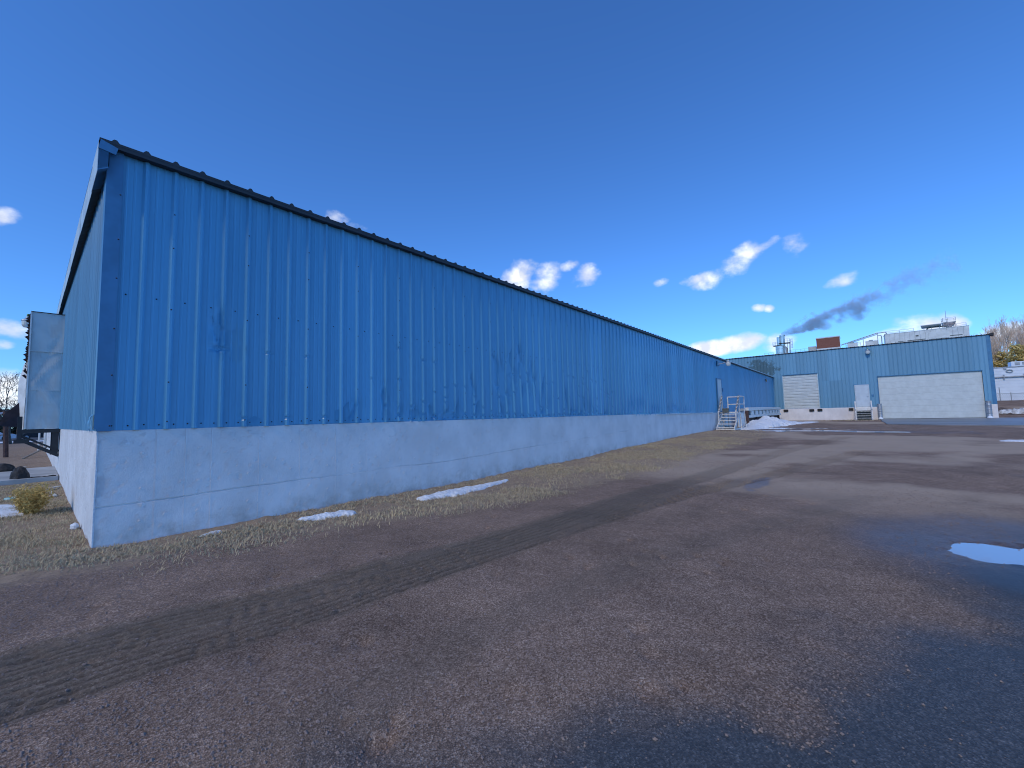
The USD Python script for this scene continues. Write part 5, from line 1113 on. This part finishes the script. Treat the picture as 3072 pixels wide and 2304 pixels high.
# smoke: a cone of noisy volume drifting from the stack
def build_smoke():
    p0 = np.array([165, 11.1, 25.0]); p1 = np.array([165, -31.0, 38.4]); d = p1 - p0; Ls = np.linalg.norm(d); d /= Ls
    xf = UsdGeom.Xform.Define(stage, '/World/smoke'); y_ = np.array([-1.0, 0, 0]); z_ = np.cross(d, y_)
    xf.AddTransformOp().Set(Gf.Matrix4d(*d, 0, *y_, 0, *z_, 0, *p0, 1))
    tag(xf.GetPrim(), 'grey plume of smoke drifting right from the stack', 'smoke', kind='stuff')
    mb = MB().tube([(x, 0, 0) for x in (-.3, 2, 5, 10, 18, 27, Ls)], [.64, 1.5, 2.6, 3.8, 5.4, 7.2, 8.5], 20)
    N = {'tc': ('texture_coordinate', {}), 'sx': ('separate_xyz', {}), 'n': ('noise_texture', {'scale': .42, 'detail': 6.0, 'roughness': .62}), 'n2': ('noise_texture', {'scale': .16, 'detail': 2.0}),
         'yy': ('math', {'math_type': 'multiply'}), 'zz': ('math', {'math_type': 'multiply_add'}), 'rr': ('math', {'math_type': 'sqrt'}), 'rx': ('rgb_ramp', {}) if False else ('map_range', {'from_min': 0.0, 'from_max': 27.0, 'to_min': 1.0, 'to_max': 5.6, 'clamp': False}),
         'q': ('math', {'math_type': 'divide'}), 'f': ('math', {'math_type': 'subtract', 'value1': .80}), 'fx': ('map_range', {'from_min': 2.0, 'from_max': 38.0, 'to_min': .18, 'to_max': -.50, 'clamp': True}),
         'nn': ('math', {'math_type': 'multiply_add', 'value2': 3.2, 'value3': -1.6}), 'nn2': ('math', {'math_type': 'multiply_add', 'value2': 2.2, 'value3': -1.1}), 's1': ('math', {'math_type': 'add'}), 's2': ('math', {'math_type': 'add'}), 's3': ('math', {'math_type': 'add'}),
         'dn': ('map_range', {'range_type': 'smoothstep', 'from_min': 0.0, 'from_max': .55, 'to_min': 0.0, 'to_max': 1.0, 'clamp': True}), 'fd': ('map_range', {'from_min': 0.0, 'from_max': 34.0, 'to_min': .65, 'to_max': .12, 'clamp': True}), 'm': ('math', {'math_type': 'multiply'}),
         'v': ('principled_volume', {'color': (.86, .85, .90), 'anisotropy': 0.1})}
    L = [('tc.object', 'sx.vector'), ('tc.object', 'n.vector'), ('tc.object', 'n2.vector'), ('sx.y', 'yy.value1'), ('sx.y', 'yy.value2'), ('sx.z', 'zz.value1'), ('sx.z', 'zz.value2'), ('yy.value', 'zz.value3'), ('zz.value', 'rr.value1'),
         ('sx.x', 'rx.value'), ('rr.value', 'q.value1'), ('rx.result', 'q.value2'), ('q.value', 'f.value2'), ('sx.x', 'fx.value'), ('n.fac', 'nn.value1'), ('n2.fac', 'nn2.value1'), ('f.value', 's1.value1'), ('fx.result', 's1.value2'), ('s1.value', 's2.value1'), ('nn.value', 's2.value2'),
         ('s2.value', 's3.value1'), ('nn2.value', 's3.value2'), ('s3.value', 'dn.value'), ('sx.x', 'fd.value'), ('dn.result', 'm.value1'), ('fd.result', 'm.value2'), ('m.value', 'v.density')]
    mat = usdkit.material(stage, '/World/Looks/smoke_look', N, L, volume='v.volume')
    usdkit.mesh(stage, '/World/smoke/plume', mb.arrays(), mat)
build_smoke()

# ------------------------------------------------------------------ right edge: white block building, fence, banks
WB = thing('white_block_building', 'white painted block building with a long pipe at the far right', 'building')
obj('wall', MB().box((85, -40, 0), (85.4, -18.5, 4.95)), M['white_wall'], WB)
for i in range(10): obj('block_course', MB().box((84.975, -40, .55 + i * .44), (85.0, -18.5, .55 + i * .44 + .42)), M['white_wall'], WB)
obj('coping', MB().box((84.9, -40, 4.95), (85.5, -18.4, 5.06)), M['grey_metal'], WB); obj('shell', MB().box((85.4, -40, 0), (100, -18.5, 4.9)), M['white_wall'], WB)
obj('wall_pipe', MB().tube([(84.85, -18.5, 3.70), (84.85, -40, 3.66)], .09, 8), M['grey_metal'], WB)
for y in (-22.4, -24.2): obj('pipe_bracket', MB().box((84.8, y - .06, 3.35), (84.95, y + .06, 4.0)), M['grey_metal'], WB)
obj('oval_vent', MB().tube([(84.9 + 0 * a, -22.95 + .27 * math.cos(a), 4.46 + .17 * math.sin(a)) for a in np.linspace(0, 2 * math.pi, 21)], .07, 6), M['grey_metal'], WB)
obj('scupper', MB().box((84.85, -22.7, 4.7), (84.97, -22.45, 4.95)), M['grey_metal'], WB)
AC = thing('rooftop_air_unit', 'white rooftop air unit on the white block building', 'air unit', (86.5, -24.6, 5.0))
obj('cabinet', MB().obox((0, 0, .38), np.eye(3), (1.6, 2.6, .72), .03), M['white_wall'], AC)
for y in (.75, 0.1, -.6): obj('grille', MB().box((-.83, y - .22, .25), (-.8, y + .22, .62)), M['grey_metal'], AC)
FN = thing('wire_fence', 'thin metal fence posts and rail in front of the white block building', 'fence')
for y, zt in ((-21.02, 2.2), (-21.95, 1.5), (-23.6, 1.5), (-25.2, 1.5)): obj('post', MB().tube([(80, y, .3), (80, y, zt)], .045, 6), M['grey_metal'], FN)
obj('top_rail', MB().tube([(80, -20, 1.38), (80, -30, 1.38)], .025, 5), M['grey_metal'], FN)
mb = MB()
for k in range(60):
    y = -20 - k * .17; mb.tube([(80, y, .45), (80, y - .45, 1.36)], .006, 3, cap=False); mb.tube([(80, y - .45, .45), (80, y, 1.36)], .006, 3, cap=False)
obj('mesh', mb, M['grey_metal'], FN, kind='stuff')
bk = MB(); Y, A = np.meshgrid(np.linspace(-34, -16.4, 70), np.linspace(0, 1, 12), indexing='ij'); n = fbm(Y, A * 2, 0, 1.3, 4, 5)
bk.grid(np.stack([59.2 + 3.2 * A, Y, zbase(59.2 + 3.2 * A, Y) - .05 + np.sin(A * np.pi) * (.15 + .95 * n)], -1))
obj('soil_bank', bk, M['dirt_heap'], None, 'ragged dark bank of soil beyond the apron at the right edge', 'soil bank', smooth=True, kind='structure')
snow('snow_patch', 'dirty grey snow caught on the dark soil bank at the right', [(59.7, -17.4, .25, .5), (60.0, -18.9, .45, .62), (60.2, -20.5, .55, .7), (60.2, -23, .5, .7)], seed=12, mat='dirty_snow', step=.08, rough=1.0)
